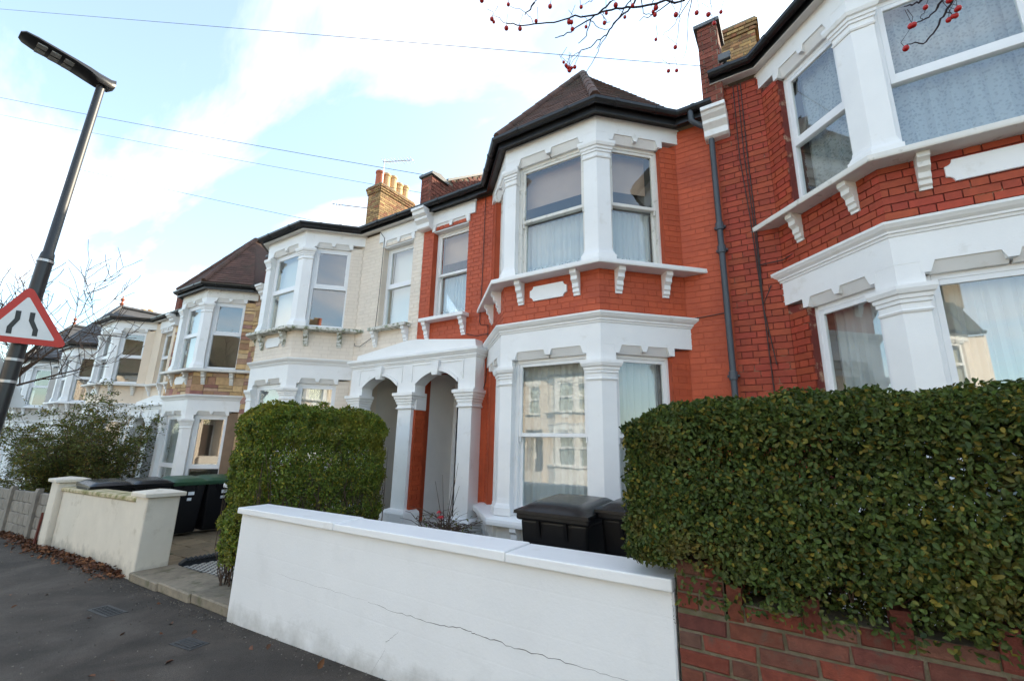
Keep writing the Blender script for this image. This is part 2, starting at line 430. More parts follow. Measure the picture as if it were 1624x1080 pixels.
# ------------------------------------------------------------------ mesh helpers
class MB:
    def __init__(s, tf=None):
        s.v = []; s.f = []; s.tf = tf
    def add(s, vs, fs):
        b = len(s.v)
        for p in vs:
            p = Vector(p)
            s.v.append(tuple(s.tf(p)) if s.tf else tuple(p))
        s.f += [tuple(i+b for i in f) for f in fs]
        return s
    def box(s, x0, x1, y0, y1, z0, z1):
        return s.add([(x0, y0, z0), (x1, y0, z0), (x1, y1, z0), (x0, y1, z0), (x0, y0, z1), (x1, y0, z1), (x1, y1, z1), (x0, y1, z1)],
                     [(0, 3, 2, 1), (4, 5, 6, 7), (0, 1, 5, 4), (1, 2, 6, 5), (2, 3, 7, 6), (3, 0, 4, 7)])
    def extr(s, poly, f0, f1):
        """poly of 2D points; f0, f1 turn (a, b) into the 3D point of either end"""
        n = len(poly)
        vs = [f0(*p) for p in poly] + [f1(*p) for p in poly]
        fs = [tuple(range(n))[::-1], tuple(range(n, 2*n))]
        fs += [(i, (i+1) % n, n+(i+1) % n, n+i) for i in range(n)]
        return s.add(vs, fs)
    def sweep(s, prof, path, closed=True):
        """prof: closed polygon of (e, z); path(e) -> plan points"""
        n = len(prof)
        cols = [path(e) for e, z in prof]
        k = len(cols[0])
        vs = [(*cols[j][i][:2], prof[j][1]) for i in range(k) for j in range(n)]
        fs = [(i*n+j, i*n+(j+1) % n, (i+1)*n+(j+1) % n, (i+1)*n+j) for i in range(k-1) for j in range(n)]
        fs += [tuple(range(n))[::-1], tuple((k-1)*n+j for j in range(n))]
        return s.add(vs, fs)
    def tube(s, pts, r, sides=6, cap=True):
        pts = [Vector(p) for p in pts]
        if not hasattr(r, '__len__'):
            r = [r]*len(pts)
        vs = []; k = len(pts)
        ref = Vector((0.31, 0.17, 0.93)).normalized()
        for i, p in enumerate(pts):
            d = (pts[min(i+1, k-1)] - pts[max(i-1, 0)]).normalized()
            a = d.cross(ref)
            if a.length < 0.05:
                a = d.cross(Vector((1, 0, 0)))
            a.normalize(); b = d.cross(a)
            for j in range(sides):
                th = 2*math.pi*j/sides
                vs.append(p + (a*math.cos(th) + b*math.sin(th))*r[i])
        fs = [(i*sides+j, i*sides+(j+1) % sides, (i+1)*sides+(j+1) % sides, (i+1)*sides+j) for i in range(k-1) for j in range(sides)]
        if cap:
            fs += [tuple(range(sides))[::-1], tuple((k-1)*sides+j for j in range(sides))]
        return s.add(vs, fs)
    def lathe(s, prof, cx, cy, sides=16):
        """prof: (r, z) from bottom to top"""
        k = len(prof)
        vs = [(cx+r*math.cos(2*math.pi*j/sides), cy+r*math.sin(2*math.pi*j/sides), z) for r, z in prof for j in range(sides)]
        fs = [(i*sides+j, i*sides+(j+1) % sides, (i+1)*sides+(j+1) % sides, (i+1)*sides+j) for i in range(k-1) for j in range(sides)]
        fs += [tuple(range(sides))[::-1], tuple((k-1)*sides+j for j in range(sides))]
        return s.add(vs, fs)
    def mesh(s, name, smooth=False, recalc=True):
        me = bpy.data.meshes.new(name)
        me.from_pydata(s.v, [], s.f)
        if recalc:
            bm = bmesh.new(); bm.from_mesh(me)
            bmesh.ops.recalc_face_normals(bm, faces=bm.faces)
            bm.to_mesh(me); bm.free()
        if smooth:
            me.polygons.foreach_set('use_smooth', [True]*len(me.polygons))
        me.update()
        return me
    def build(s, name, m, parent=None, bevel=0.0, smooth=False, recalc=True, seg=1):
        me = s.mesh(name, smooth, recalc)
        me.materials.append(MATS[m])
        o = bpy.data.objects.new(name, me)
        col.objects.link(o)
        if parent:
            o.parent = parent
        if bevel:
            bv = o.modifiers.new('bevel', 'BEVEL')
            bv.width = bevel; bv.segments = seg; bv.limit_method = 'ANGLE'; bv.angle_limit = R(40)
        if smooth and not bevel:
            try:
                me.set_sharp_from_angle(angle=R(45))
            except Exception:
                pass
        return o

def empty(name, loc=(0, 0, 0), label=None, cat=None, group=None):
    o = bpy.data.objects.new(name, None)
    o.empty_display_size = 0.2
    col.objects.link(o)
    o.location = loc
    if label:
        tag(o, label, cat, group)
    return o
def tag(o, label=None, cat=None, group=None, kind=None):
    if label: o['label'] = label
    if cat: o['category'] = cat
    if group: o['group'] = group
    if kind: o['kind'] = kind
    return o
def struct(o):
    o['kind'] = 'structure'
    return o
def fast_mesh(name, V, F, m, parent=None, smooth=False):
    """V (n,3), F (k,4 or 3) numpy"""
    me = bpy.data.meshes.new(name)
    k = F.shape[1]
    me.vertices.add(len(V)); me.vertices.foreach_set('co', V.astype(np.float32).ravel())
    me.loops.add(F.size); me.loops.foreach_set('vertex_index', F.astype(np.int32).ravel())
    me.polygons.add(len(F)); me.polygons.foreach_set('loop_start', np.arange(0, F.size, k, dtype=np.int32))
    me.update(calc_edges=True)
    me.materials.append(MATS[m])
    o = bpy.data.objects.new(name, me)
    col.objects.link(o)
    if parent: o.parent = parent
    return o

# unit pieces: boxes of size 1 with worn edges, scaled per piece
def unit_piece(name, jit=0.0, cham=0.0, dims=(0.2, 0.1, 0.07)):
    mb = MB()
    if cham:
        cx, cy, cz = [cham/d for d in dims]
        # front (y=-.5) edges chamfered
        a = .5
        vs = [(-a, a, -a), (a, a, -a), (a, a, a), (-a, a, a),
              (-a, -a+cy, -a), (a, -a+cy, -a), (a, -a+cy, a), (-a, -a+cy, a),
              (-a+cx, -a, -a+cz), (a-cx, -a, -a+cz), (a-cx, -a, a-cz), (-a+cx, -a, a-cz)]
        if jit:
            vs = [tuple(c + random.uniform(-jit, jit)*(1 if i != 1 else .6) for i, c in enumerate(v)) for v in vs]
        fs = [(0, 1, 2, 3), (8, 11, 10, 9), (0, 4, 5, 1), (1, 5, 6, 2), (2, 6, 7, 3), (3, 7, 4, 0),
              (4, 8, 9, 5), (5, 9, 10, 6), (6, 10, 11, 7), (7, 11, 8, 4)]
        mb.add(vs, fs)
    else:
        mb.box(-.5, .5, -.5, .5, -.5, .5)
    return mb
def pieces(name, units, xf, m, parent, limit=300, stuff_name=None, origin=Vector((0, 0, 0))):
    """xf: list of (centre, tdir, scale) in the parent's space; the nearest become objects, the rest one stuff mesh."""
    meshes = []
    for u in units:
        me = u.mesh(name); me.materials.append(MATS[m]); meshes.append(me)
    up = Vector((0, 0, 1))
    def mtx(c, t, s):
        if isinstance(t, Matrix):
            rot = t
        else:
            t = t.normalized(); y = up.cross(t)
            rot = Matrix((t, y, up)).transposed()
        return Matrix.Translation(c) @ rot.to_4x4() @ Matrix.Diagonal((*s, 1))
    order = sorted(range(len(xf)), key=lambda i: (xf[i][0]+origin-CAM).length)
    for i in order[:limit]:
        o = bpy.data.objects.new(name, random.choice(meshes))
        col.objects.link(o)
        o.parent = parent
        o.matrix_local = mtx(*xf[i])
    if len(order) > limit:
        Vs, Fs, b = [], [], 0
        for i in order[limit:]:
            M = mtx(*xf[i])
            for p in units[0].v:
                Vs.append(tuple(M @ Vector(p)))
            Fs += [tuple(j+b for j in f) for f in units[0].f]
            b += len(units[0].v)
        mb = MB(); mb.v = Vs; mb.f = Fs
        o = mb.build(stuff_name or name+'_field', m, parent, recalc=True)
        o['kind'] = 'stuff'

# ------------------------------------------------------------------ brick and stone layouts
def cut(a, b, holes, zc):
    segs = [(a, b)]
    for (h0, h1, k0, k1) in holes:
        if k0 <= zc <= k1:
            ns = []
            for p, q in segs:
                if h1 <= p or h0 >= q:
                    ns.append((p, q))
                else:
                    if h0 > p: ns.append((p, h0-0.004))
                    if h1 < q: ns.append((h1+0.004, q))
            segs = ns
    return segs
def brick_layout(s0, s1, z0, z1, holes=(), phase=0.0):
    out = []
    c = 0.075; j = 0.010
    k = math.ceil(z0/c)
    if k*c - z0 > 0.03:
        k -= 0
    z = k*c
    rows = []
    if z - z0 > 0.025: rows.append((z0, z-j, k-1))
    while z + c <= z1 + 1e-6:
        rows.append((z, z+c-j, k)); z += c; k += 1
    if z1 - z > 0.025: rows.append((z, z1, k))
    for a, b, kk in rows:
        zc = (a+b)/2
        per = 0.215 + 0.1025 + 2*j
        s = s0 - per - (0 if kk % 2 else per/2) - phase
        i = 0
        while s < s1:
            ln = 0.215 if i % 2 == 0 else 0.1025
            p, q = max(s, s0), min(s+ln, s1)
            if q - p > 0.025:
                for p2, q2 in cut(p, q, holes, zc):
                    if q2 - p2 > 0.022:
                        out.append(((p2+q2)/2, zc, q2-p2, b-a))
            s += ln + j; i += 1
    return out
def stone_layout(s0, s1, z0, z1, holes=()):
    out = []
    z = z0
    while z < z1 - 0.05:
        h = random.choice((0.10, 0.13, 0.16, 0.19))
        if z + h > z1 - 0.06: h = z1 - z
        s = s0
        while s < s1 - 0.03:
            w = random.uniform(0.15, 0.36)
            if s + w > s1 - 0.08: w = s1 - s
            if h > 0.15 and random.random() < 0.3:
                hs = [(z, h/2-0.004), (z+h/2+0.004, h/2-0.004)]
            else:
                hs = [(z, h)]
            for zz, hh in hs:
                for p, q in cut(s, s+w, holes, zz+hh/2):
                    if q - p > 0.03:
                        out.append(((p+q)/2, zz+hh/2-0.005, q-p-0.012, hh-0.012))
            s += w
        z += h
    return out

BA, BD = 0.69, 0.80        # half front and depth of a bay, cants at 45 degrees
S2 = math.sqrt(2)
class Face:
    def __init__(s, O, t, n, L):
        s.O = Vector((*O, 0)); s.t = Vector((*t, 0)).normalized(); s.n = Vector((*n, 0)).normalized(); s.L = L
    def P(s, q):             # (s, d, z) -> house plan
        return s.O + s.t*q[0] + s.n*q[1] + Vector((0, 0, q[2]))

def curtain_mesh(mb, s0, s1, z0, z1, d, amp, wl, flare=0.0):
    n = max(24, int((s1-s0)/wl*8))
    vs = []; ph = random.random()*6
    for i in range(n+1):
        f = i/n
        x = s0 + (s1-s0)*f
        w = math.sin(x/wl*2*math.pi+ph+0.8*math.sin(x*9+ph))
        w2 = w + 0.4*math.sin(x/wl*2*math.pi*2.3+1)
        vs.append((x, d+amp*w2*0.8, z1))
        vs.append((x+flare*w*0.01, d+amp*w2*1.15, z0))
    fs = [(2*i, 2*i+2, 2*i+3, 2*i+1) for i in range(n)]
    mb.add(vs, fs)

def window(root, tf, s0, s1, z0, z1, style, cur, glass=None, depth=0.09, frac=0.5, trim='white'):
    """s0..z1 the structural opening on a face; tf maps (s, d, z) to house space. Returns the window part."""
    d = -depth
    fw = 0.055 if style == 'sash' else 0.062
    ft = 0.07
    fm = trim if style == 'sash' else 'upvc'
    g = glass or ('glass_old' if style == 'sash' else 'glass_new')
    mb = MB(tf)
    mb.box(s0, s0+fw, d-ft, d, z0, z1); mb.box(s1-fw, s1, d-ft, d, z0, z1)
    mb.box(s0+fw, s1-fw, d-ft, d-0.002, z1-fw, z1); mb.box(s0+fw, s1-fw, d-ft, d+0.012, z0, z0+fw)
    w = mb.build('window', fm, root, bevel=0.004)
    a0, a1, b0, b1 = s0+fw, s1-fw, z0+fw, z1-fw
    zm = b0 + (b1-b0)*frac
    sw = 0.04 if style == 'sash' else 0.045
    def sash(p0, p1, q0, q1, dd, name, bot):
        m2 = MB(tf)
        m2.box(p0, p0+sw, dd-0.04, dd, q0, q1); m2.box(p1-sw, p1, dd-0.04, dd, q0, q1)
        m2.box(p0+sw, p1-sw, dd-0.04, dd-0.001, q1-sw, q1); m2.box(p0+sw, p1-sw, dd-0.04, dd-0.001, q0, q0+bot)
        m2.build(name, fm, w, bevel=0.003)
        m3 = MB(tf)
        m3.box(p0+sw-0.004, p1-sw+0.004, dd-0.022, dd-0.017, q0+bot-0.004, q1-sw+0.004)
        m3.build('pane', g, w)
    if style == 'sash':
        sash(a0, a1, zm-0.02, b1, d-0.012, 'sash', 0.045)
        sash(a0, a1, b0, zm+0.025, d-0.056, 'sash', 0.06)
        for ss in (a0+0.01, a1-0.03):     # sash horns
            m4 = MB(tf)
            m4.box(ss, ss+0.02, d-0.05, d-0.013, zm-0.085, zm-0.021)
            m4.build('sash_horn', fm, w, bevel=0.003)
    elif style == 'fixed':
        sash(a0, a1, b0, b1, d-0.012, 'sash', 0.04)
    else:
        mb = MB(tf)
        mb.box(a0, a1, d-ft, d+0.004, zm-0.028, zm+0.028)
        mb.build('transom', fm, w, bevel=0.004)
        sash(a0, a1, zm+0.029, b1, d-0.004, 'sash', 0.045)
        m3 = MB(tf)
        m3.box(a0-0.004, a1+0.004, d-0.04, d-0.035, b0-0.004, zm-0.024)
        m3.build('pane', g, w)
    dc = d - 0.16
    if cur == 'net_lower':
        mb = MB(tf); curtain_mesh(mb, a0-0.02, a1+0.02, z0+0.20, zm-0.02, dc, 0.012, 0.085)
        mb.build('net_curtain', 'net', w, smooth=True, recalc=False)
        mb = MB(tf); curtain_mesh(mb, a0-0.02, a1+0.02, z0, z0+0.205, dc+0.004, 0.012, 0.085)
        mb.build('lace_border', 'lace', w, smooth=True, recalc=False)
        mb = MB(tf); mb.tube([(a0, dc+0.01, zm-0.02), (a1, dc+0.01, zm-0.02)], 0.006)
        mb.build('curtain_rod', 'metal_dull', w)
        mb = MB(tf); mb.box(a0-0.03, a1+0.03, dc-0.03, dc-0.026, zm+(b1-zm)*0.36, b1+0.04)
        mb.build('blind', 'blind', w)
    elif cur == 'net_full':
        mb = MB(tf); curtain_mesh(mb, a0-0.03, a1+0.03, z0-0.02, z1, dc, 0.02, 0.11)
        mb.build('net_curtain', 'net', w, smooth=True, recalc=False)
    elif cur == 'pattern':
        mb = MB(tf); curtain_mesh(mb, a0-0.03, a1+0.03, z0-0.02, z1, dc, 0.018, 0.16)
        mb.build('lace_curtain', 'net_pattern', w, smooth=True, recalc=False)
    elif cur == 'blind':
        mb = MB(tf); mb.box(a0-0.03, a1+0.03, dc, dc+0.004, z0, z1)
        mb.build('roller_blind', 'white_blind', w)
    return w

def bracket(root, tf, s, zt, m):
    prof = [(0, 0), (.135, 0), (.135, -.045), (.115, -.06), (.10, -.075), (.10, -.12), (.075, -.14), (.06, -.155), (.06, -.205), (.042, -.22), (.042, -.26), (.02, -.275), (.02, -.30), (0, -.30)]
    mb = MB(tf)
    mb.extr(prof, lambda a, b: (s-0.042, a-0.005, zt+b), lambda a, b: (s+0.042, a-0.005, zt+b))
    return mb.build('bracket', m, root)

def lintel_notch(mb, s0, s1, zh, h, dout):
    """lower edge of a lintel with two chamfered panels and a spike between them"""
    L = s1 - s0
    A, B, C, D = s0+0.03, s0+L*0.47, s0+L*0.53, s1-0.03
    k = 0.035
    def pr(poly):
        mb.extr(poly, lambda a, b: (a, -0.118, b), lambda a, b: (a, dout, b))
    pr([(s0-0.03, zh), (A, zh), (A+k, zh+h), (s0-0.03, zh+h)])
    pr([(B, zh+h*0.3), (C, zh+h*0.3), (C+k*0.7, zh+h), (B-k*0.7, zh+h)])
    pr([(D, zh), (s1+0.03, zh), (s1+0.03, zh+h), (D-k, zh+h)])
    for p, q in ((A, B), (C, D)):
        mb.add([(p-.02, -0.117, zh), (q+.02, -0.117, zh), (q+.02, -0.05, zh), (p-.02, -0.05, zh), (p-.02, -0.117, zh+h), (q+.02, -0.117, zh+h), (q+.02, dout-0.012, zh+h), (p-.02, dout-0.012, zh+h)],
               [(0, 3, 2, 1), (4, 5, 6, 7), (0, 1, 5, 4), (1, 2, 6, 5), (2, 3, 7, 6), (3, 0, 4, 7)])

def tile_field(poly, gauge, width, lift=0.018):
    """tiles on a planar roof polygon (3D, first edge is the eave). list of (centre, rot, scale)"""
    P = [Vector(p) for p in poly]
    t = (P[1]-P[0]).normalized()
    nrm = None
    for q in P[2:]:
        c = (P[1]-P[0]).cross(q-P[0])
        if c.length > 1e-6: nrm = c.normalized(); break
    if nrm.z < 0: nrm = -nrm
    upv = nrm.cross(t)
    if upv.z < 0: upv = -upv
    pts = [((p-P[0]).dot(t), (p-P[0]).dot(upv)) for p in P]
    H = max(q[1] for q in pts)
    tilt = math.atan2(lift, gauge)
    out = []
    row = 0; v = 0.0
    while v < H - 0.03:
        vm = v + gauge*0.5
        xs = []
        for i in range(len(pts)):
            (x0, y0), (x1, y1) = pts[i], pts[(i+1) % len(pts)]
            if (y0 <= vm < y1) or (y1 <= vm < y0):
                xs.append(x0 + (x1-x0)*(vm-y0)/(y1-y0))
        xs.sort()
        if len(xs) >= 2:
            a, b = xs[0], xs[-1]
            s = a - (width/2 if row % 2 else 0)
            while s < b:
                p, q = max(s, a), min(s+width, b)
                if q - p > 0.02:
                    yv = (upv*math.cos(tilt*0.5) + nrm*-math.sin(tilt*0.5)).normalized()
                    zv = t.cross(yv)
                    if zv.z < 0: zv = -zv
                    xv = yv.cross(zv)
                    rot = Matrix((xv, yv, zv)).transposed()
                    c = P[0] + t*((p+q)/2) + upv*(v+gauge*0.62) + nrm*(lift*0.6+random.uniform(-.002, .002))
                    out.append((c, rot, (q-p-0.004, gauge*1.35, 0.014)))
                s += width
        v += gauge; row += 1
    return out

# ------------------------------------------------------------------ a terraced house
HOUSES = {}
def house(key, label, m, X0, W, Z, c, wall, brick, trim, style, roof, curs, bricks='none', trim_sill=None, frac=(0.5, 0.5), detail=True, gz=0.0, soffit=None, limit=300, low_cur=None):
    root = empty('terraced_house', (X0, YW, Z), label, 'house', 'terraced houses along the street')
    HOUSES[key] = root
    org = Vector((X0, YW, Z))
    Mx = lambda p: Vector((m*p[0], p[1], p[2]))
    sill_m = trim_sill or trim
    def bay_path(e):
        a = BA + 0.4142*e; b = BA + BD + S2*e
        return [(c-b-0.03, 0.03), (c-a, -(BD+e)), (c+a, -(BD+e)), (c+b+0.03, 0.03)]
    F = {'front': Face((c-BA, -BD), (1, 0), (0, -1), 2*BA),
         'lo': Face((c-BA-BD, 0), (1, -1), (-1, -1), BD*S2),
         'hi': Face((c+BA, -BD), (1, 1), (1, -1), BD*S2)}
    wallF = Face((0, 0), (1, 0), (0, -1), W)
    def ftf(f): return lambda p: Mx(f.P(p))
    def sweep(name, prof, mt, bevel=0.0, parent=root):
        mb = MB(Mx); mb.sweep(prof, bay_path)
        return mb.build(name, mt, parent, bevel=bevel)
    ow0, ow1 = W-1.08, W-0.26           # narrow window over the door
    pd0, pd1 = W-1.26, W-0.14           # doorway recess
    # ---- main wall
    mb = MB(Mx)
    def wbox(u0, u1, z0, z1): mb.box(u0, u1, 0.011, 0.30, z0, z1)
    zt = 5.66
    wbox(0.0, ow0, 2.75, zt); wbox(ow1, W, 2.75, zt)
    wbox(ow0, ow1, 2.75, 3.62); wbox(ow0, ow1, 5.435, zt)
    wbox(0.0, pd0, -1.2, 2.75); wbox(pd1, W, -1.2, 2.75)
    wbox(pd0, pd1, 2.66, 2.75); wbox(pd0, pd1, -1.2, 0.2)
    wl = mb.build('wall', brick, root)
    # bay core: brick band, jambs
    mb = MB(Mx)
    mb.sweep([(-.12, 2.90), (-.011, 2.90), (-.011, 3.60), (-.12, 3.60)], bay_path)
    for k in ('lo', 'hi'):
        f = F[k]
        j0, j1 = (0.0, 0.235) if k == 'lo' else (f.L-0.235, f.L)
        old = mb.tf; mb.tf = ftf(f)
        mb.box(j0, j1, -.13, -.011, 0.62, 2.62); mb.box(j0, j1, -.13, -.011, 3.66, 5.42)
        mb.tf = old
    bw = mb.build('bay_wall', brick, root)
    if bricks in ('objects', 'stuff'):
        xf = []
        pr = 0.0072 if wall in ('red_paint', 'cream_paint') else 0.0
        holes = [(c-BA-BD-0.0, c+BA+BD+0.0, -2, 6), (ow0, ow1, 3.62, 5.30), (ow0-0.17, W, 5.435, 6), (pd0-0.13, W, -2, 3.22 if key in ('red', 'cream') else 3.22)]
        t = Vector((m, 0, 0))
        for s, z, l, h in brick_layout(0.0, W, 0.0, 5.62, holes):
            xf.append((Vector((m*s, 0.006+pr, z)), t, (l, 0.014+random.uniform(-.001, .001), h)))
        # reveals of the narrow window
        for f, rng_s, zs in ((F['front'], (0, F['front'].L), (3.03, 3.58)), (F['lo'], (0, F['lo'].L), (3.03, 3.58)), (F['hi'], (0, F['hi'].L), (3.03, 3.58)),
                             (F['lo'], (0, 0.235), (0.66, 2.56)), (F['hi'], (F['hi'].L-0.235, F['hi'].L), (0.66, 2.56)),
                             (F['lo'], (0, 0.235), (3.70, 5.40)), (F['hi'], (F['hi'].L-0.235, F['hi'].L), (3.70, 5.40))):
            tt = Mx(f.t)
            for s, z, l, h in brick_layout(rng_s[0], rng_s[1], zs[0], zs[1]):
                xf.append((Mx(f.P((s, -0.006-pr, z))), tt, (l, 0.014+random.uniform(-.001, .001), h)))
        unit = unit_piece('brick')
        pieces('brick', [unit], xf, wall, wl, limit if bricks == 'objects' else 0, 'brick_field', org)
    elif bricks == 'stone':
        xf = []
        t = Vector((m, 0, 0))
        holes = [(c-BA-BD, c+BA+BD, -2, 6), (ow0, ow1, 3.62, 5.30), (ow0-0.17, W, 5.42, 6), (pd0-0.13, W, -2, 3.22)]
        for s, z, l, h in stone_layout(0.0, W, 0.0, 5.42, holes):
            xf.append((Vector((m*s, 0.0, z)), t, (l, 0.03+random.uniform(-.008, .008), h)))
        for f, rs, zs in ((F['front'], (0, F['front'].L), (3.03, 3.58)), (F['lo'], (0, F['lo'].L), (3.03, 3.58)), (F['hi'], (0, F['hi'].L), (3.03, 3.58)),
                          (F['lo'], (0, 0.235), (3.70, 5.40)), (F['hi'], (F['hi'].L-0.235, F['hi'].L), (3.70, 5.40))):
            for s, z, l, h in stone_layout(rs[0], rs[1], zs[0], zs[1]):
                xf.append((Mx(f.P((s, -0.006, z))), Mx(f.t), (l, 0.03+random.uniform(-.008, .008), h)))
        pieces('stone', [unit_piece('stone', 0.03, 0.012, (0.25, 0.03, 0.14)) for i in range(3)], xf, wall, wl, 300, 'stone_field', org)
    # ---- bay: plinth, sills, fascia, cornice
    sweep('bay_plinth', [(-.12, -1.2), (0.012, -1.2), (0.012, 0.555), (-.12, 0.555)], 'white_worn' if key in ('red', 'right') else trim)
    sweep('bay_sill', [(-.14, .56), (.15, .56), (.155, .60), (.15, .635), (.02, .665), (-.14, .665)], trim, 0.006)
    if detail:
        for f, ss in ((F['front'], (0.30, 1.08)), (F['hi'], (0.28, 0.85)), (F['lo'], (0.28, 0.85))):
            for s in ss: bracket(root, ftf(f), s, 0.558, trim).name = 'bracket'
    gh, gt = 2.555, 2.905
    sweep('bay_fascia', [(-.12, gh+.095), (.02, gh+.095), (.02, gt), (-.12, gt)], trim)
    ops = [('front', 0.185, 2*BA-0.185), ('lo', 0.235, F['lo'].L-0.185), ('hi', 0.185, F['hi'].L-0.235)]
    for k, a, b in ops:
        f = F[k]
        mb = MB(ftf(f)); lintel_notch(mb, a, b, gh, 0.095, 0.02); mb.build('lintel', trim, root)
    sweep('bay_cornice', [(-.12, 2.906), (.028, 2.906), (.034, 2.93), (.046, 2.934), (.048, 2.952), (.072, 2.975), (.088, 3.0), (.092, 3.004), (.095, 3.028), (.03, 3.040), (-.12, 3.040)], trim)
    sweep('upper_sill', [(-.14, 3.581), (.185, 3.581), (.19, 3.60), (.188, 3.640), (.04, 3.672), (-.14, 3.672)], sill_m, 0.004)
    for k, ss in (('front', (0.29, 1.09)), ('hi', (0.24, 0.86)), ('lo', (0.27, 0.89))):
        for s in ss: bracket(root, ftf(F[k]), s, 3.580, sill_m if key != 'brown' else 'white_worn')
    # plaque with scooped corners
    mb = MB(ftf(F['front']))
    hw, hh, rr = 0.265, 0.098, 0.05
    pol = []
    for sx, sz, a0 in ((1, 1, 180), (-1, 1, 270), (-1, -1, 0), (1, -1, 90)):
        arc = [(sx*hw+rr*math.cos(R(a)), sz*hh+rr*math.sin(R(a))) for a in np.linspace(0, 360, 37)]
        arc = [(x, z) for x, z in arc if abs(x) <= hw+1e-6 and abs(z) <= hh+1e-6]
        arc.sort(key=lambda q: math.atan2(q[1], q[0]) if True else 0)
        pol += arc
    pol.sort(key=lambda q: math.atan2(q[1], q[0]))
    mb.extr(pol, lambda a, b: (BA+a, -0.01, 3.40+b), lambda a, b: (BA+a, 0.018, 3.40+b))
    mb.build('plaque', trim, root, bevel=0.004)
    uh = 5.375
    sweep('bay_head', [(-.12, uh+.095), (.02, uh+.095), (.02, 5.70), (-.12, 5.70)], trim if key != 'brown' else 'white_worn')
    for k, a, b in ops:
        f = F[k]
        mb = MB(ftf(f)); lintel_notch(mb, a, b, uh, 0.095, 0.02); mb.build('lintel', trim, root)
    # ---- corner pillars
    def pillar(sgn, zb, zs0, zs1, ztop):
        cx = c + sgn*BA
        def path_w(w):
            def path(e):
                a = BA + 0.4142*e
                end1 = (c + sgn*(BA-(w+max(e, 0)*0.9)), -(BD+e))
                cor = (c + sgn*a, -(BD+e))
                q = (w+max(e, 0)*0.9)
                end2 = (cx + sgn*(q+0.0)/S2 + sgn*e/S2, -BD + q/S2 - e/S2)
                return [end1, cor, end2]
            return path
        mb = MB(Mx)
        mb.sweep([(-.125, zs0), (.012, zs0), (.012, zs1), (-.125, zs1)], path_w(0.165))
        p = mb.build('pillar', trim, root, bevel=0.003)
        mb = MB(Mx)
        mb.sweep([(-.12, zs1-.03), (.022, zs1-.03), (.03, zs1-.012), (.022, zs1), (.016, zs1+.002), (.016, zs1+.05), (.03, zs1+.055), (.03, zs1+.085), (.042, zs1+.09), (.045, zs1+.12), (.062, zs1+.13), (.075, zs1+.165), (.075, zs1+.20), (-.12, zs1+.20)], path_w(0.165))
        mb.build('capital', trim, p)
        mb = MB(Mx)
        mb.sweep([(-.12, zb), (.05, zb), (.05, zb+.085), (.04, zb+.09), (.032, zb+.115), (.02, zb+.135), (.014, zs0+.01), (-.12, zs0+.01)], path_w(0.165))
        mb.build('base', trim, p)
        # block between capital and lintel
        mb = MB(Mx)
        mb.sweep([(-.118, zs1+.20), (.018, zs1+.20), (.018, ztop), (-.118, ztop)], path_w(0.16))
        mb.build('block', trim, p)
    for sgn in (-1, 1):
        pillar(sgn, 0.668, 0.85, 2.26, gh+.096)
        pillar(sgn, 3.675, 3.84, 5.12, uh+.096)
    # ---- windows
    for k, a, b in ops:
        f = F[k]
        window(root, ftf(f), a-0.02, b+0.02, 0.662, gh+0.012, style, (curs[0] if isinstance(curs[0], str) else curs[0][k != 'front']), frac=frac[0])
        window(root, ftf(f), a-0.02, b+0.02, 3.668, uh+0.012, style, (curs[1] if isinstance(curs[1], str) else curs[1][k != 'front']), frac=frac[1], trim='white_worn' if key == 'red' else 'white')
    window(root, ftf(wallF), ow0, ow1, 3.62, 5.30, style, curs[2], frac=frac[1], depth=0.12)
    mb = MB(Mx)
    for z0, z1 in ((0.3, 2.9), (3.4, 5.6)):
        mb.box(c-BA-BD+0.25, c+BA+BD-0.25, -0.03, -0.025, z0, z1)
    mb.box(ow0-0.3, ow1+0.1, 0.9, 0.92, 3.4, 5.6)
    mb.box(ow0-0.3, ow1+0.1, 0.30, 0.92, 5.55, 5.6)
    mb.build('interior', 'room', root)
    # sill, lintel of the narrow window
    mb = MB(Mx); mb.extr([(-.16, 3.545), (.02, 3.545), (.24, 3.60), (.24, 3.62), (-.16, 3.605)], lambda a, b: (ow0-0.09, a, b), lambda a, b: (ow1+0.09, a, b))
    mb.build('window_sill', sill_m, root, bevel=0.004)
    for s in (ow0-0.0, ow1-0.0): bracket(root, ftf(wallF), s, 3.544, trim).scale = (1, 1, 1)
    mb = MB(ftf(wallF))
    mb.box(ow0-0.15, W-0.05, -0.02, 0.022, 5.43, 5.69)
    lintel_notch(mb, ow0, ow1, 5.30, 0.128, 0.02)
    mb.box(ow0+.001, ow1-.001, -.119, -.001, 5.285, 5.299)
    mb.build('window_head', trim, root)
    # ---- eaves
    gp = [(.145, 5.80), (.15, 5.765), (.17, 5.738), (.20, 5.728), (.23, 5.738), (.25, 5.765), (.255, 5.80), (.245, 5.80), (.20, 5.755), (.155, 5.80)]
    so = soffit or 'black_gutter'
    def eaves_path(e):
        a = BA + 0.4142*e; b = BA + BD + S2*e
        x = b - e
        return [(-0.005, -e), (c-x, -e), (c-a, -(BD+e)), (c+a, -(BD+e)), (c+x, -e), (W+0.005, -e)]
    mb = MB(Mx); mb.sweep([(.0, 5.702), (.135, 5.682), (.135, 5.70), (.0, 5.72)], eaves_path); mb.build('soffit', so, root)
    mb = MB(Mx); mb.sweep([(.12, 5.66 if not soffit else 5.69), (.142, 5.66 if not soffit else 5.69), (.142, 5.83), (.12, 5.83)], eaves_path); mb.build('fascia_board', 'black_gutter', root)
    mb = MB(Mx); mb.sweep(gp, eaves_path); gut = mb.build('gutter', 'black_gutter', root)
    mb = MB(Mx)
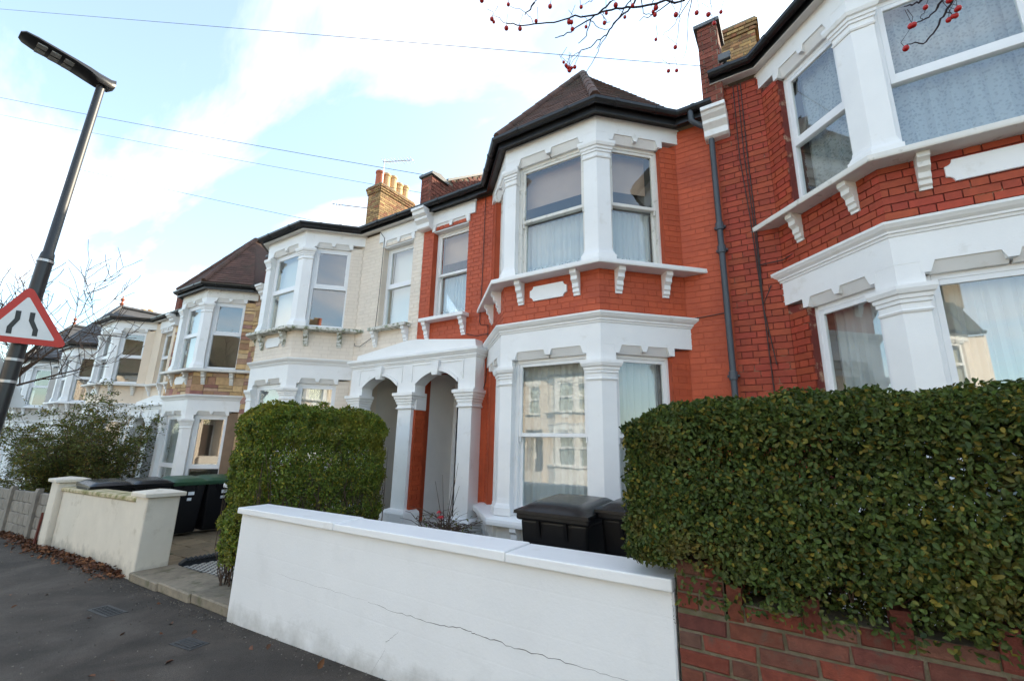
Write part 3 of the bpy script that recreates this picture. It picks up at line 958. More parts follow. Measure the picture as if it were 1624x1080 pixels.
    for e0, e1 in ((.138, .262),):
        pth = eaves_path(.2)
        for i in range(len(pth)-1):
            p, q = Vector((*pth[i], 0)), Vector((*pth[i+1], 0))
            n = int((q-p).length/0.95)+1
            for k2 in range(1, n+1):
                if (i in (0, 4)) and (q-p).length < 0.35: continue
                x = p.lerp(q, k2/(n+1) if i != 1 and i != 2 else (k2-0.5)/n)
                tt = (q-p).normalized()
                nn = Vector((tt.y, -tt.x, 0))
                if nn.y > 0: nn = -nn
                mb = MB(Mx)
                mb.extr([(-.062, 0), (-.058, -.04), (-.034, -.072), (0, -.083), (.034, -.072), (.058, -.04), (.062, 0)],
                        lambda a, b, x=x, tt=tt, nn=nn: x - tt*0.025 + nn*a + Vector((0, 0, 5.803+b)),
                        lambda a, b, x=x, tt=tt, nn=nn: x + tt*0.025 + nn*a + Vector((0, 0, 5.803+b)))
                mb.build('gutter_joint', 'black_gutter', gut)
    # ---- roofs
    zr = 5.83; pit = 0.70; RY = 4.2
    ridge_z = zr + pit*(RY+.12)
    mt_main = {'tile': 'mossy_tile', 'slate': 'slate', 'flat': 'mossy_tile'}[roof]
    mb = MB(Mx)
    mb.extr([(-.12, zr-.05), (RY, ridge_z-.05), (2*RY+.2, zr-.2), (2*RY+.2, zr-.35), (RY, ridge_z-.2), (-.12, zr-.10)], lambda a, b: (0.06, a, b), lambda a, b: (W-0.06, a, b))
    mr = mb.build('main_roof', mt_main, root)
    # tile courses on the front slope beside the bay
    xf = []
    e = .17
    a_, b_ = BA+0.4142*e, BA+BD+S2*e-e
    for u0, u1 in ((0.06, c-b_), (c+b_, W-0.06)):
        if u1-u0 < 0.1: continue
        P0 = Vector((u0, -.15, zr-.02)); P1 = Vector((u1, -.15, zr-.02)); P2 = Vector((u1, 2.2, zr-.02+pit*2.35)); P3 = Vector((u0, 2.2, zr-.02+pit*2.35))
        for cc, rt, s in tile_field([Mx(p) for p in (P0, P1, P2, P3)], 0.11, 0.17):
            xf.append((cc, rt, s))
    pieces('tile', [unit_piece('tile')], xf, mt_main, mr, 0, 'tile_field', org)
    if roof in ('tile', 'slate'):
        ap = Vector((c, 0.42, 7.70)); rb = Vector((c, 2.55, 7.70))
        cl, cr_ = Vector((c-a_, -(BD+e), zr)), Vector((c+a_, -(BD+e), zr))
        wlft, wrgt = Vector((c-b_, -e, zr)), Vector((c+b_, -e, zr))
        mb = MB(Mx)
        dn = Vector((0, 0, -.03))
        q = [p+dn for p in (cl, cr_, wrgt, wlft, ap, rb)]
        base = Vector((c, 0.3, zr-.06))
        mb.add(q + [base], [(0, 1, 4), (1, 2, 4), (2, 5, 4), (3, 0, 4), (5, 3, 4), (0, 6, 1), (1, 6, 2), (2, 6, 5), (5, 6, 3), (3, 6, 0)])
        br = mb.build('bay_roof', roof, root)
        xf = []
        gau = 0.105 if roof == 'tile' else 0.2
        wid = 0.168 if roof == 'tile' else 0.3
        for poly in ((cl, cr_, ap), (cr_, wrgt, ap), (wlft, cl, ap)):
            xf += tile_field([Mx(p) for p in poly], gau, wid)
        for pa, pb, pc in ((wrgt, rb, ap), (wlft, rb, ap)):
            # side slopes: horizontal courses, so start from a level eave line
            lev = Vector((pa.x, rb.y, pa.z))
            xf += tile_field([Mx(p) for p in (pa, Vector((pa.x*0.999+c*0.001, pa.y+1e-3, pa.z)), rb, ap)], gau, wid) if False else []
        pieces('tile', [unit_piece('tile')], xf, roof, br, 300 if key == 'red' else 0, 'tile_field', org)
        # hip tiles
        for p, q2 in ((cl, ap), (cr_, ap), (ap, rb), (wlft, ap), (wrgt, ap)):
            n = max(3, int((q2-p).length/0.33))
            if p in (wlft, wrgt) or p is wlft or p is wrgt:
                continue
            mb = MB(Mx)
            for i in range(n):
                a2 = p.lerp(q2, i/n); b2 = p.lerp(q2, (i+1.06)/n)
                off = Vector((0, 0, .015))
                mb.tube([a2+off, b2+off], [0.072, 0.066], 8)
            mb.build('hip_ridge', roof, br, smooth=True)
        if roof == 'slate':
            mb = MB(Mx); mb.lathe([(.05, 7.70), (.05, 7.80), (.09, 7.82), (.09, 7.85), (.04, 7.87), (.03, 7.94), (.07, 7.99), (.065, 8.05), (.02, 8.09), (.01, 8.18)], c, 0.42, 12)
            mb.build('finial', 'terracotta', br, smooth=True)
    else:
        mb = MB(Mx)
        top = [(c-b_, -e), (c-a_, -(BD+e)), (c+a_, -(BD+e)), (c+b_, -e)]
        top2 = [(c-b_*.35, 1.0), (c+b_*.35, 1.0)]
        zs = [zr]*4
        vs = [(*p, zr-.04) for p in top] + [(*p, zr+.30) for p in top2] + [(*p, zr-.1) for p in top] + [(*p, zr-.1) for p in top2]
        mb.add(vs, [(0, 1, 4), (1, 2, 5, 4), (2, 3, 5), (6, 10, 7), (7, 10, 11, 8), (8, 11, 9), (0, 6, 7, 1), (1, 7, 8, 2), (2, 8, 9, 3), (3, 9, 11, 5), (5, 11, 10, 4), (4, 10, 6, 0)])
        mb.build('bay_roof', 'lead', root)
    # ---- door in its recess
    mb = MB(Mx)
    mb.box(pd0-0.06, pd0-0.001, 0.301, 0.95, -.1, 2.75); mb.box(pd1+0.001, pd1+0.06, 0.301, 0.95, -.1, 2.75)
    mb.box(pd0-0.06, pd1+0.06, 0.95, 1.0, -.1, 2.75); mb.box(pd0-0.06, pd1+0.06, 0.301, 1.0, 2.751, 2.8)
    mb.box(pd0+0.001, pd1-0.001, -0.25, 0.95, -.6, 0.215)
    mb.build('porch_lining', 'porch_plaster' if key in ('red', 'right') else 'cream_plaster', root)
    mb = MB(Mx)
    mb.box(pd0+0.06, pd0+0.13, 0.89, 0.949, 0.216, 2.6); mb.box(pd1-0.13, pd1-0.06, 0.89, 0.949, 0.216, 2.6)
    mb.box(pd0+0.13, pd1-0.13, 0.89, 0.949, 2.53, 2.6); mb.box(pd0+0.13, pd1-0.13, 0.89, 0.948, 2.15, 2.22)
    fr = mb.build('door_frame', 'white', root, bevel=0.004)
    mb = MB(Mx); mb.box(pd0+0.131, pd1-0.131, 0.905, 0.945, 0.22, 2.149)
    dm = 'door_black' if key == 'red' else 'door_dark'
    dr = mb.build('door', dm, root)
    mb = MB(Mx)
    um = (pd0+pd1)/2
    for z0, z1 in ((0.4, 0.95), (1.15, 1.95)):
        for u0, u1 in ((pd0+0.2, um-0.04), (um+0.04, pd1-0.2)):
            mb.box(u0, u1, 0.895, 0.906, z0, z1)
    mb.build('door_panel', dm, dr, bevel=0.005)
    mb = MB(Mx); mb.box(pd0+0.131, pd1-0.131, 0.915, 0.92, 2.221, 2.529); mb.build('fanlight', 'glass_new', root)
    return root, Mx, ftf, F, wallF

YW = 5.53

# ------------------------------------------------------------------ the setting: ground, road, pavements
SL = 0.04                              # the street climbs to the right
def gz(x): return SL*x
def sheet(name, m, x0, x1, y0, y1, dz, nx=1):
    mb = MB()
    for i in range(nx):
        a, b = x0+(x1-x0)*i/nx, x0+(x1-x0)*(i+1)/nx
        mb.add([(a, y0, gz(a)+dz), (b, y0, gz(b)+dz), (b, y1, gz(b)+dz), (a, y1, gz(a)+dz)], [(0, 1, 2, 3)])
    return struct(mb.build(name, m, recalc=False))
sheet('ground', 'soil', -400, 300, -300, 400, -0.16)
sheet('road', 'road_asphalt', -300, 200, -8.6, -0.62, -0.125)
def slab(name, m, x0, x1, y0, y1, top, thick):
    mb = MB()
    mb.add([(x0, y0, gz(x0)+top-thick), (x1, y0, gz(x1)+top-thick), (x1, y1, gz(x1)+top-thick), (x0, y1, gz(x0)+top-thick),
            (x0, y0, gz(x0)+top), (x1, y0, gz(x1)+top), (x1, y1, gz(x1)+top), (x0, y1, gz(x0)+top)],
           [(0, 3, 2, 1), (4, 5, 6, 7), (0, 1, 5, 4), (1, 2, 6, 5), (2, 3, 7, 6), (3, 0, 4, 7)])
    return mb.build(name, m)
struct(slab('pavement', 'asphalt', -120, 60, -0.46, 2.62, 0.0, 0.2))
struct(slab('far_pavement', 'asphalt', -120, 60, -11.5, -8.8, 0.0, 0.2))
kb = struct(slab('kerb', 'kerb_stone', -120, 60, -0.615, -0.464, 0.003, 0.2))
struct(slab('far_kerb', 'kerb_stone', -120, 60, -8.796, -8.605, 0.003, 0.2))
struct(slab('garden_ground', 'soil', -60, 20, 2.66, 5.52, 0.012, 0.15))

# ------------------------------------------------------------------ the houses
def rootmb(root): 
    L = Vector(root.location)
    return MB(lambda p: Vector(p)-L)

right = house('right', 'dark red brick house at the right edge, upper bay with patterned lace curtains', 1, -0.55, 5.2, 0.40, 2.04, 'red_brick', 'red_brick_joint', 'white', 'upvc', 'tile',
              ('net_full', 'pattern', 'pattern'), 'objects', trim_sill='white_worn', soffit='soffit', frac=(0.33, 0.47))
red = house('red', 'orange red painted brick house with white sash bay windows and hipped tile roof', -1, -0.55, 5.1, 0.0, 2.0, 'red_paint', 'red_paint_joint', 'white', 'sash', 'tile',
            ('net_full', 'net_lower', 'net_lower'), 'objects')
cream = house('cream', 'cream painted brick house with mossy bay sill, joined to the red house', 1, -10.9, 5.25, 0.0, 2.02, 'cream_paint', 'cream_joint', 'white', 'upvc', 'flat',
              ('net_full', ('blind', 'none'), 'blind'), 'stuff', trim_sill='white_mossy', soffit='soffit', frac=(0.5, 0.5))
brown = house('brown', 'house with brown stone cladding and brown hipped roof over its bay', -1, -10.9, 5.2, -0.54, 2.05, 'stone', 'stone_joint', 'white', 'upvc', 'tile',
              (('net_full', 'none'), ('blind', 'none'), 'none'), 'stone', trim_sill='white_worn', frac=(0.35, 0.52))
pale = house('pale', 'pale peach rendered house beyond the stone clad house', 1, -21.3, 5.2, -0.54, 2.05, 'pale_paint', 'pale_paint', 'white', 'upvc', 'flat',
             ('net_full', 'none', 'none'), 'none', trim_sill='white_worn', soffit='soffit', frac=(0.5, 0.5))
slate_a = house('slate_a', 'white rendered house with grey slate bay roof and red finial behind the shrub', -1, -21.3, 5.2, -1.0, 2.05, 'grey_render', 'grey_render', 'white', 'upvc', 'slate',
                ('net_full', 'none', 'none'), 'none', detail=False)
slate_b = house('slate_b', 'farthest but one house, slate roofed, left of the shrub top', 1, -31.7, 5.2, -1.0, 2.05, 'grey_render', 'grey_render', 'white', 'upvc', 'slate',
                ('net_full', 'none', 'none'), 'none', detail=False)
slate_c = house('slate_c', 'farthest house of the terrace, slate roofed, mostly hidden by the lamp post', -1, -31.7, 5.2, -1.45, 2.05, 'grey_render', 'grey_render', 'white', 'upvc', 'slate',
                ('net_full', 'none', 'none'), 'none', detail=False)

# party wall upstands with white corbels
def parapet(root, x0, x1, zc0, zc1, ztop, m, joint, nobj, drop=.35):
    mb = rootmb(root)
    mb.extr([(5.56, zc0), (5.44, zc0), (5.40, zc0+.02), (5.40, zc0+.10), (5.33, zc0+.16), (5.33, zc0+.2), (5.27, zc0+.24), (5.25, zc1-.06), (5.22, zc1-.05), (5.22, zc1), (5.56, zc1)],
            lambda a, b: (x0-.02, a, b), lambda a, b: (x1+.02, a, b))
    mb.build('corbel', 'white', root, bevel=0.004)
    mb = rootmb(root)
    zz = lambda y: ztop - drop + 0.70*(y-5.75)
    poly = [(5.42, zc1+.002), (5.80, zc1-.1), (9.7, zz(9.7)-0.9), (9.7, zz(9.7)), (5.80, zz(5.80)), (5.80, ztop), (5.42, ztop)]
    mb.extr(poly, lambda a, b: (x0+.012, a+.012, b), lambda a, b: (x1-.012, a, b))
    pw = mb.build('parapet', joint, root)
    mb = rootmb(root)
    mb.extr([(5.38, ztop), (5.86, ztop), (5.86, ztop+.05), (5.62, ztop+.11), (5.38, ztop+.05)], lambda a, b: (x0-.04, a, b), lambda a, b: (x1+.04, a, b))
    mb.extr([(5.84, zz(5.84)+.005), (9.7, zz(9.7)+.005), (9.7, zz(9.7)+.06), (5.84, zz(5.84)+.06)], lambda a, b: (x0-.03, a, b), lambda a, b: (x1+.03, a, b))
    mb.build('parapet_coping', 'lead', pw)
    xf = []
    L = Vector(root.location)
    for s, z, l, h in brick_layout(0, x1-x0, zc1, ztop):
        xf.append((Vector((x0+s, 5.425, z))-L, Vector((1, 0, 0)), (l, .016, h)))
    for s, z, l, h in brick_layout(0, 0.38, zc1, ztop, phase=.1):
        for xx, d in ((x1-.006, 1), (x0+.006, -1)):
            xf.append((Vector((xx, 5.42+s, z))-L, Vector((0, 1, 0)), (l, .016, h)))
    for s, z, l, h in brick_layout(0, 2.6, zc1, ztop+2.0):
        if z+.04 < zz(5.8+s) and z > zc1+0.70*(s+.1)-.1:
            xf.append((Vector((x1-.006, 5.80+s, z))-L, Vector((0, 1, 0)), (l, .016, h)))
    pieces('brick', [unit_piece('brick')], xf, m, pw, nobj, 'brick_field', L)
parapet(right[0], -0.65, -0.41, 5.33, 5.66, 7.02, 'old_red_brick', 'old_mortar', 90)
parapet(red[0], -5.70, -5.43, 5.36, 5.72, 6.46, 'old_red_brick', 'old_mortar', 60, -.02)
parapet(brown[0], -11.03, -10.77, 4.85, 5.2, 6.0, 'old_red_brick', 'old_mortar', 0)
parapet(brown[0], -16.22, -15.96, 4.84, 5.18, 5.95, 'old_red_brick', 'old_mortar', 0)
parapet(pale[0], -21.43, -21.17, 4.4, 4.75, 5.5, 'old_red_brick', 'old_mortar', 0)

def chimney(root, x0, x1, y0, y1, z0, z1, m, pots, nobj):
    L = Vector(root.location)
    mb = rootmb(root)
    mb.box(x0+.01, x1-.01, y0+.01, y1-.01, z0, z1-.001)
    ch = mb.build('chimney', 'old_mortar', root)
    xf = []
    zn = z1-.225
    for (A, t, ln) in (((x0, y0), (1, 0), x1-x0), ((x1, y0), (0, 1), y1-y0), ((x0, y0), (0, 1), y1-y0)):
        nrm = Vector((0, -1, 0)) if t == (1, 0) else Vector((1 if A[0] == x1 else -1, 0, 0))
        for s, z, l, h in brick_layout(0, ln, z0, zn):
            xf.append((Vector((A[0]+t[0]*s, A[1]+t[1]*s, z)) - nrm*.004 - L, Vector((*t, 0)), (l, .018, h)))
        for k in range(3):             # oversailing courses
            for s, z, l, h in brick_layout(-.02*(k+1), ln+.02*(k+1), zn+.075*k+.001, zn+.075*(k+1)):
                xf.append((Vector((A[0]+t[0]*s, A[1]+t[1]*s, z)) + nrm*(.02*(k+1)-.03) - L, Vector((*t, 0)), (l, .09, h)))
    pieces('brick', [unit_piece('brick')], xf, m, ch, nobj, 'brick_field', L)
    mb = rootmb(root); mb.box(x0-.04, x1+.04, y0-.04, y1+.04, z1, z1+.06); mb.build('flaunching', 'old_mortar', ch)
    for i in range(pots):
        f = (i+.5)/pots
        y = y0+(y1-y0)*f; x = (x0+x1)/2
        hh = 0.64 + 0.12*((i*7) % 3)/2
        mb = rootmb(root)
        mb.lathe([(.155, z1+.05), (.15, z1+.1), (.135, z1+.14), (.122, z1+hh-.1), (.145, z1+hh-.08), (.145, z1+hh-.03), (.13, z1+hh), (.105, z1+hh), (.105, z1+hh-.2)], x, y, 14)
        mb.build('chimney_pot', 'clay_pot' if i else 'terracotta', ch, smooth=True)
    return ch
chimney(cream[0], -11.2, -10.6, 8.35, 9.75, 7.5, 9.55, 'stock_brick', 5, 60)
chimney(right[0], -0.62, 0.02, 8.9, 10.2, 7.8, 10.2, 'stock_brick', 0, 120)
chimney(pale[0], -21.6, -21.0, 8.6, 9.6, 6.9, 8.2, 'stock_brick', 3, 0)
chimney(slate_b[0], -32.0, -31.4, 8.6, 9.6, 6.5, 8.0, 'stock_brick', 3, 0)

# downpipe and cables on the red house
mb = rootmb(red[0])
p0 = Vector((-0.80, 5.33, 5.74))
mb.tube([p0, p0+Vector((.0, 0, -.13)), p0+Vector((.03, .02, -.17)), Vector((-.63, 5.44, 5.50)), Vector((-.597, 5.46, 5.44)), Vector((-.597, 5.46, 0.1))], .034, 10)
dp = mb.build('downpipe', 'grey_pipe', red[0], smooth=True)
for z in (5.40, 4.12, 3.82, 2.3, 1.0):
    mb = rootmb(red[0])
    mb.lathe([(.036, z-.05), (.046, z-.045), (.046, z+.045), (.036, z+.05)], -.597, 5.46, 12)
    mb.box(-.66, -.535, 5.475, 5.535, z-.012, z+.012)
    mb.build('pipe_collar', 'grey_pipe', dp)
def cable(root, pts, r=.006, name='cable'):
    mb = rootmb(root); mb.tube(pts, r, 5); return mb.build(name, 'cable', root)
cable(red[0], [(-4.21, 5.52, 5.7), (-4.215, 5.52, 4.2), (-4.235, 5.52, 3.42), (-4.2, 5.515, 3.36), (-4.06, 5.515, 3.35), (-4.05, 5.515, 2.9), (-4.07, 5.515, 2.45), (-4.1, 5.51, 2.33)])
cable(red[0], [(-4.05, 5.515, 3.2), (-4.3, 5.516, 3.19), (-4.5, 5.516, 3.25)])
cable(red[0], [(-.62, 5.515, 3.05), (-.9, 5.516, 3.03), (-1.02, 5.516, 3.03)])
cable(cream[0], [(-6.86, 5.5, 5.66), (-6.72, 5.5, 5.5), (-6.73, 5.51, 4.4), (-6.76, 5.51, 3.52), (-6.85, 5.5, 3.42), (-7.15, 5.5, 3.3), (-7.3, 5.5, 3.32), (-7.32, 5.5, 3.38)])
for dx, lo in ((0.0, 2.0), (0.05, 2.4), (0.085, 3.3)):
    cable(right[0], [(-.30+dx, 5.515, 6.05), (-.31+dx, 5.515, 5.0), (-.27+dx*.6, 5.513, 4.2), (-.25+dx*.3, 5.512, 3.5), (-.235, 5.512, 3.0+dx), (-.22+dx, 5.512, lo)])
cable(right[0], [(-.24, 5.51, 3.56), (0.0, 5.50, 3.57), (.12, 5.42, 3.60), (.2, 5.35, 3.66)])
mb = rootmb(right[0])                 # flood light on the parapet
mb.box(-.42, -.28, 5.30, 5.36, 6.30, 6.40); mb.box(-.37, -.33, 5.36, 5.42, 6.33, 6.37)
mb.build('flood_light', 'lead', right[0], bevel=.008)

# ------------------------------------------------------------------ twin porches
def porch(xc, Z, label, full=True):
    root = empty('twin_porch', (xc, 5.4, Z), label, 'porch', 'white twin porches')
    T = lambda p: Vector((p[0], p[1]-5.4, p[2]))
    YF = 5.30
    W2 = 1.46
    arcs = ((-1.13, -0.21), (0.21, 1.13))
    zs, zc = 2.43, 2.63
    mb = MB(T)
    for a, b in arcs:
        n = 14
        xs = [a+(b-a)*i/n for i in range(n+1)]
        z = [zs+(zc-zs)*math.sqrt(max(0, 1-((x-(a+b)/2)/((b-a)/2))**2))**1.0 if False else zs+(zc-zs)*(1-((x-(a+b)/2)/((b-a)/2))**2) for x in xs]
        for i in range(n):
            mb.extr([(xs[i], z[i]), (xs[i+1], z[i+1]), (xs[i+1], 2.80), (xs[i], 2.80)], lambda p, q: (p, YF, q), lambda p, q: (p, 5.535, q))
    for a, b in ((-W2, -1.13), (-0.21, 0.21), (1.13, W2)):
        mb.box(a, b, YF, 5.535, 2.30, 2.80)
    bm_ = mb.build('arch_wall', 'white', root)
    for a, b in arcs:                  # raised arch moulding, keystone, spandrel panels
        mb = MB(T)
        n = 14
        def arcz(x, off=0): return zs+off+(zc-zs)*(1-((x-(a+b)/2)/((b-a)/2))**2)
        for i in range(n):
            x0, x1 = a+(b-a)*i/n, a+(b-a)*(i+1)/n
            mb.extr([(x0, arcz(x0)-.004), (x1, arcz(x1)-.004), (x1, arcz(x1)+.055), (x0, arcz(x0)+.055)], lambda p, q: (p, YF-.02, q), lambda p, q: (p, YF+.05, q))
        mb.build('arch_moulding', 'white', bm_)
        xm = (a+b)/2
        mb = MB(T)
        mb.extr([(xm-.055, zc-.07), (xm+.055, zc-.07), (xm+.085, 2.785), (xm-.085, 2.785)], lambda p, q: (p, YF-.06, q), lambda p, q: (p, YF+.06, q))
        mb.build('keystone', 'white', bm_, bevel=.004)
        mb = MB(T)
        for x0, x1 in ((a-.1, xm-.11), (xm+.11, b+.1)):
            mb.box(x0, x1, YF-.012, YF+.01, 2.755, 2.775)
            xe = x0 if x0 < xm-.2 else x1-.02
            mb.box(xe, xe+.02, YF-.0118, YF+.01, zs+.05, 2.755)
        mb.build('panel_moulding', 'white', bm_)
    def cpath(e): return [(-W2-e, 5.54), (-W2-e, YF-e), (W2+e, YF-e), (W2+e, 5.54)]
    mb = MB(T)
    mb.sweep([(-.1, 2.801), (.015, 2.801), (.02, 2.825), (.035, 2.83), (.035, 2.85), (.055, 2.875), (.075, 2.90), (.08, 2.905), (.08, 2.94), (0.01, 2.965), (-.1, 2.965)], cpath)
    mb.build('cornice', 'white', root)
    mb = MB(T)
    mb.extr([(-1.42, 2.966), (1.42, 2.966), (1.40, 3.09), (0.12, 3.225), (-0.1, 3.225), (-1.40, 3.06)], lambda p, q: (p, 5.34, q), lambda p, q: (p, 5.545, q))
    mb.build('pediment', 'white', root)
    for xm, w in ((-1.29, .14), (0.0, .165), (1.29, .14)):
        def sq(e, w=w, xm=xm):
            return [(xm-w-e, 5.54), (xm-w-e, YF-.015-e), (xm+w+e, YF-.015-e), (xm+w+e, 5.54)]
        mb = MB(T); mb.sweep([(-.1, .45), (-.01, .45), (-.01, 2.05), (-.1, 2.05)], sq)
        mb.box(xm-w+.05, xm+w-.05, YF+.02, 5.536, .45, 2.05)
        p = mb.build('pillar', 'white', root, bevel=.006)
        mb = MB(T); mb.sweep([(-.1, 2.03), (.01, 2.03), (.02, 2.045), (.01, 2.06), (-.002, 2.065), (-.002, 2.11), (.012, 2.115), (.012, 2.15), (.028, 2.16), (.028, 2.19), (.045, 2.2), (.05, 2.24), (.07, 2.25), (.07, 2.30), (-.1, 2.30)], sq)
        mb.build('capital', 'white', p)
        mb = MB(T); mb.sweep([(-.1, -.5), (.10, -.5), (.10, .40), (.085, .43), (.0, .462), (-.1, .462)], sq)
        mb.box(xm-w-.04, xm+w+.04, YF+.02, 5.537, -.5, .455)
        mb.build('plinth', 'white', p, bevel=.006)
    return root
pr1 = porch(-5.57, 0.0, 'white twin-arched porch shared by the red and the cream house')
pr2 = porch(-16.1, -0.54, 'white twin-arched porch behind the loose shrub')
pr3 = porch(-26.5, -1.0, 'farthest white porch, hidden behind the shrub and lamp post')
# dividing wall between the two doorways: red paint on one side, plaster behind
mb = MB(lambda p: Vector((p[0]-red[0].location.x, p[1]-YW, p[2])))
mb.box(-5.445, -5.38, 5.36, 5.60, 0.2, 2.02); mb.box(-5.445, -5.382, 5.36, 5.60, 2.31, 2.66)
dv = mb.build('dividing_wall', 'red_paint_joint', red[0])
L = Vector(red[0].location)
xf = [(Vector((-5.376, 5.36+s, z))-L, Vector((0, 1, 0)), (l, .014, h)) for s, z, l, h in brick_layout(0, .24, .22, 2.0)]
xf += [(Vector((-5.376, 5.36+s, z))-L, Vector((0, 1, 0)), (l, .014, h)) for s, z, l, h in brick_layout(0, .24, 2.32, 2.62)]
pieces('brick', [unit_piece('brick')], xf, 'red_paint', dv, 300, 'brick_field', L)
mb = MB(lambda p: Vector((p[0]-red[0].location.x, p[1]-YW, p[2])))
mb.box(-5.45, -5.365, 5.36, 5.60, 2.021, 2.309)
mb.build('impost_block', 'white', red[0], bevel=.004)
mb = rootmb(cream[0]); mb.box(-5.83, -5.80, 6.1, 6.17, 1.45, 1.66); mb.build('intercom', 'iron', cream[0], bevel=.005)

# ------------------------------------------------------------------ houses across the road: seen only in the window glass
def copy_tree(o, parent=None, skip=('brick', 'brick_field', 'tile', 'bracket', 'pane_', 'interior')):
    c2 = o.copy(); col.objects.link(c2); c2.parent = parent
    for ch in list(o.children):
        if ch.name.split('.')[0] in skip: continue
        copy_tree(ch, c2, skip)
    return c2
names = ('leftmost', 'second from left', 'middle', 'second from right', 'rightmost')
for i, x in enumerate((-14.5, -9.3, -4.1, 1.1, 6.3)):
    o = copy_tree(cream[0])
    o.location = (x, -14.2, gz(x)+0.1)
    o.rotation_euler = (0, 0, math.pi)
    tag(o, 'cream house across the road mirrored in the window glass, %s of five' % names[i], 'house', 'houses across the road')

# ------------------------------------------------------------------ garden walls
mb = MB()
xl, xr = -4.80, -0.632
wp = lambda x, z: None
def lerp(a, b, f): return a+(b-a)*f
ww = empty('garden_wall', ((xl+xr)/2, 2.6, gz(-2.7)), 'low white painted garden wall with cracks and a white coping', 'wall', 'front garden walls')
WL = Vector(ww.location)
mb = rootmb(ww)
n = 12
for i in range(1):
    mb.add([(xl, 2.50, -.5), (xr, 2.50, -.5), (xr, 2.72, -.5), (xl, 2.72, -.5), (xl, 2.50, .772), (xr, 2.50, .802), (xr, 2.72, .802), (xl, 2.72, .772)],
           [(0, 3, 2, 1), (4, 5, 6, 7), (0, 1, 5, 4), (1, 2, 6, 5), (2, 3, 7, 6), (3, 0, 4, 7)])
mb.build('wall', 'wall_white', ww, bevel=.01)
prev = xl-.012
ends = [-3.3, -1.62, xr+.005]
for xe in ends:
    f0, f1 = (prev-xl)/(xr-xl), (xe-xl)/(xr-xl)
    za, zb = lerp(.774, .804, f0), lerp(.774, .804, f1)
    mb = rootmb(ww)
    mb.add([(prev, 2.455, za), (xe, 2.455, zb), (xe, 2.765, zb), (prev, 2.765, za), (prev, 2.455, za+.055), (xe, 2.455, zb+.062), (xe, 2.765, zb+.068), (prev, 2.765, za+.061)],
           [(0, 3, 2, 1), (4, 5, 6, 7), (0, 1, 5, 4), (1, 2, 6, 5), (2, 3, 7, 6), (3, 0, 4, 7)])
    mb.build('coping', 'white', ww, bevel=.008, seg=2)
    prev = xe+.003
def crack(pts, wmax):
    P = [on_y(360+a/2.1946, 780+b/2.1946, 2.4985) for a, b in pts]
    Q = []
    for i in range(len(P)-1):
        for k in range(5):
            q = P[i].lerp(P[i+1], k/5)
            Q.append(q + Vector((random.uniform(-.004, .004), 0, random.uniform(-.006, .006))))
    Q.append(P[-1])
    mb = rootmb(ww)
    vs = []
    for i, q in enumerate(Q):
        f = i/(len(Q)-1)
        w = wmax*(0.35+0.65*math.sin(math.pi*min(1, max(0, f))))*random.uniform(.5, 1.2)
        vs += [q+Vector((0, 0, w/2)), q-Vector((0, 0, w/2))]
    mb.add(vs, [(2*i, 2*i+2, 2*i+3, 2*i+1) for i in range(len(Q)-1)])
    mb.build('crack', 'crack', ww, recalc=False)
crack([(170, 280), (300, 325), (400, 352), (490, 380)], .0012)
crack([(490, 380), (560, 410), (640, 432), (730, 462), (800, 470), (850, 485), (865, 497), (930, 515), (1000, 542), (1100, 570), (1200, 597), (1300, 630), (1400, 658)], .0042)
crack([(600, 480), (570, 510), (553, 520), (550, 550), (525, 590), (502, 630)], .003)
crack([(1548, 350), (1552, 400), (1556, 440), (1566, 470), (1572, 540), (1580, 640)], .005)

# brick garden wall on the right
bwl = empty('garden_wall', (0.4, 2.6, gz(0.4)), 'red brick garden wall under the big hedge at right', 'wall', 'front garden walls')
BL = Vector(bwl.location)
mb = rootmb(bwl)
mb.add([(-.618, 2.508, -.3), (3.4, 2.508, -.3), (3.4, 2.70, -.3), (-.618, 2.70, -.3), (-.618, 2.508, .725), (3.4, 2.508, .785), (3.4, 2.70, .785), (-.618, 2.70, .725)],
       [(0, 3, 2, 1), (4, 5, 6, 7), (0, 1, 5, 4), (1, 2, 6, 5), (2, 3, 7, 6), (3, 0, 4, 7)])
mb.box(-.618, -.40, 2.512, 2.70, .70, .925)
for i in range(12):                    # bedding between the uprights
    x = -0.325+.3015*i
    mb.box(x+.002, x+.236, 2.51, 2.70, .72, .80+.004*i*.3)
bw2 = mb.build('mortar', 'mortar_garden', bwl)
units = [unit_piece('brick', .022, .006, (.215, .1, .065)) for i in range(5)]
xf = []
slope = .015
for k in range(0, 12):
    z = .712 - .0765*k
    s = -.62 - (.115 if k % 2 else 0)
    i = 0
    while s < 3.35:
        ln = .218 if not (k % 4 == 2) else (.105 if i % 2 else .218)
        a, b = max(s, -.615), s+ln
        if b-a > .03:
            xc = (a+b)/2
            xf.append((Vector((xc, 2.55+random.uniform(-.004, .004), z-.0365+slope*(xc+.62)))-BL, Vector((1, 0, slope+random.uniform(-.006, .006))), (b-a, .105, .064+random.uniform(-.003, .003))))
        s += ln + .013; i += 1
for k, (a, b) in enumerate(((-.615, -.52), (-.508, -.405), (-.615, -.405), (-.615, -.50))):
    z = (.735, .735, .812, .89)[k]
    xf.append((Vector(((a+b)/2, 2.553, z+.033))-BL, Vector((1, 0, .004)), (b-a, .104, .064)))
xf.append((Vector((-.452, 2.553, .923))-BL, Vector((1, 0, .0)), (.09, .104, .064)))
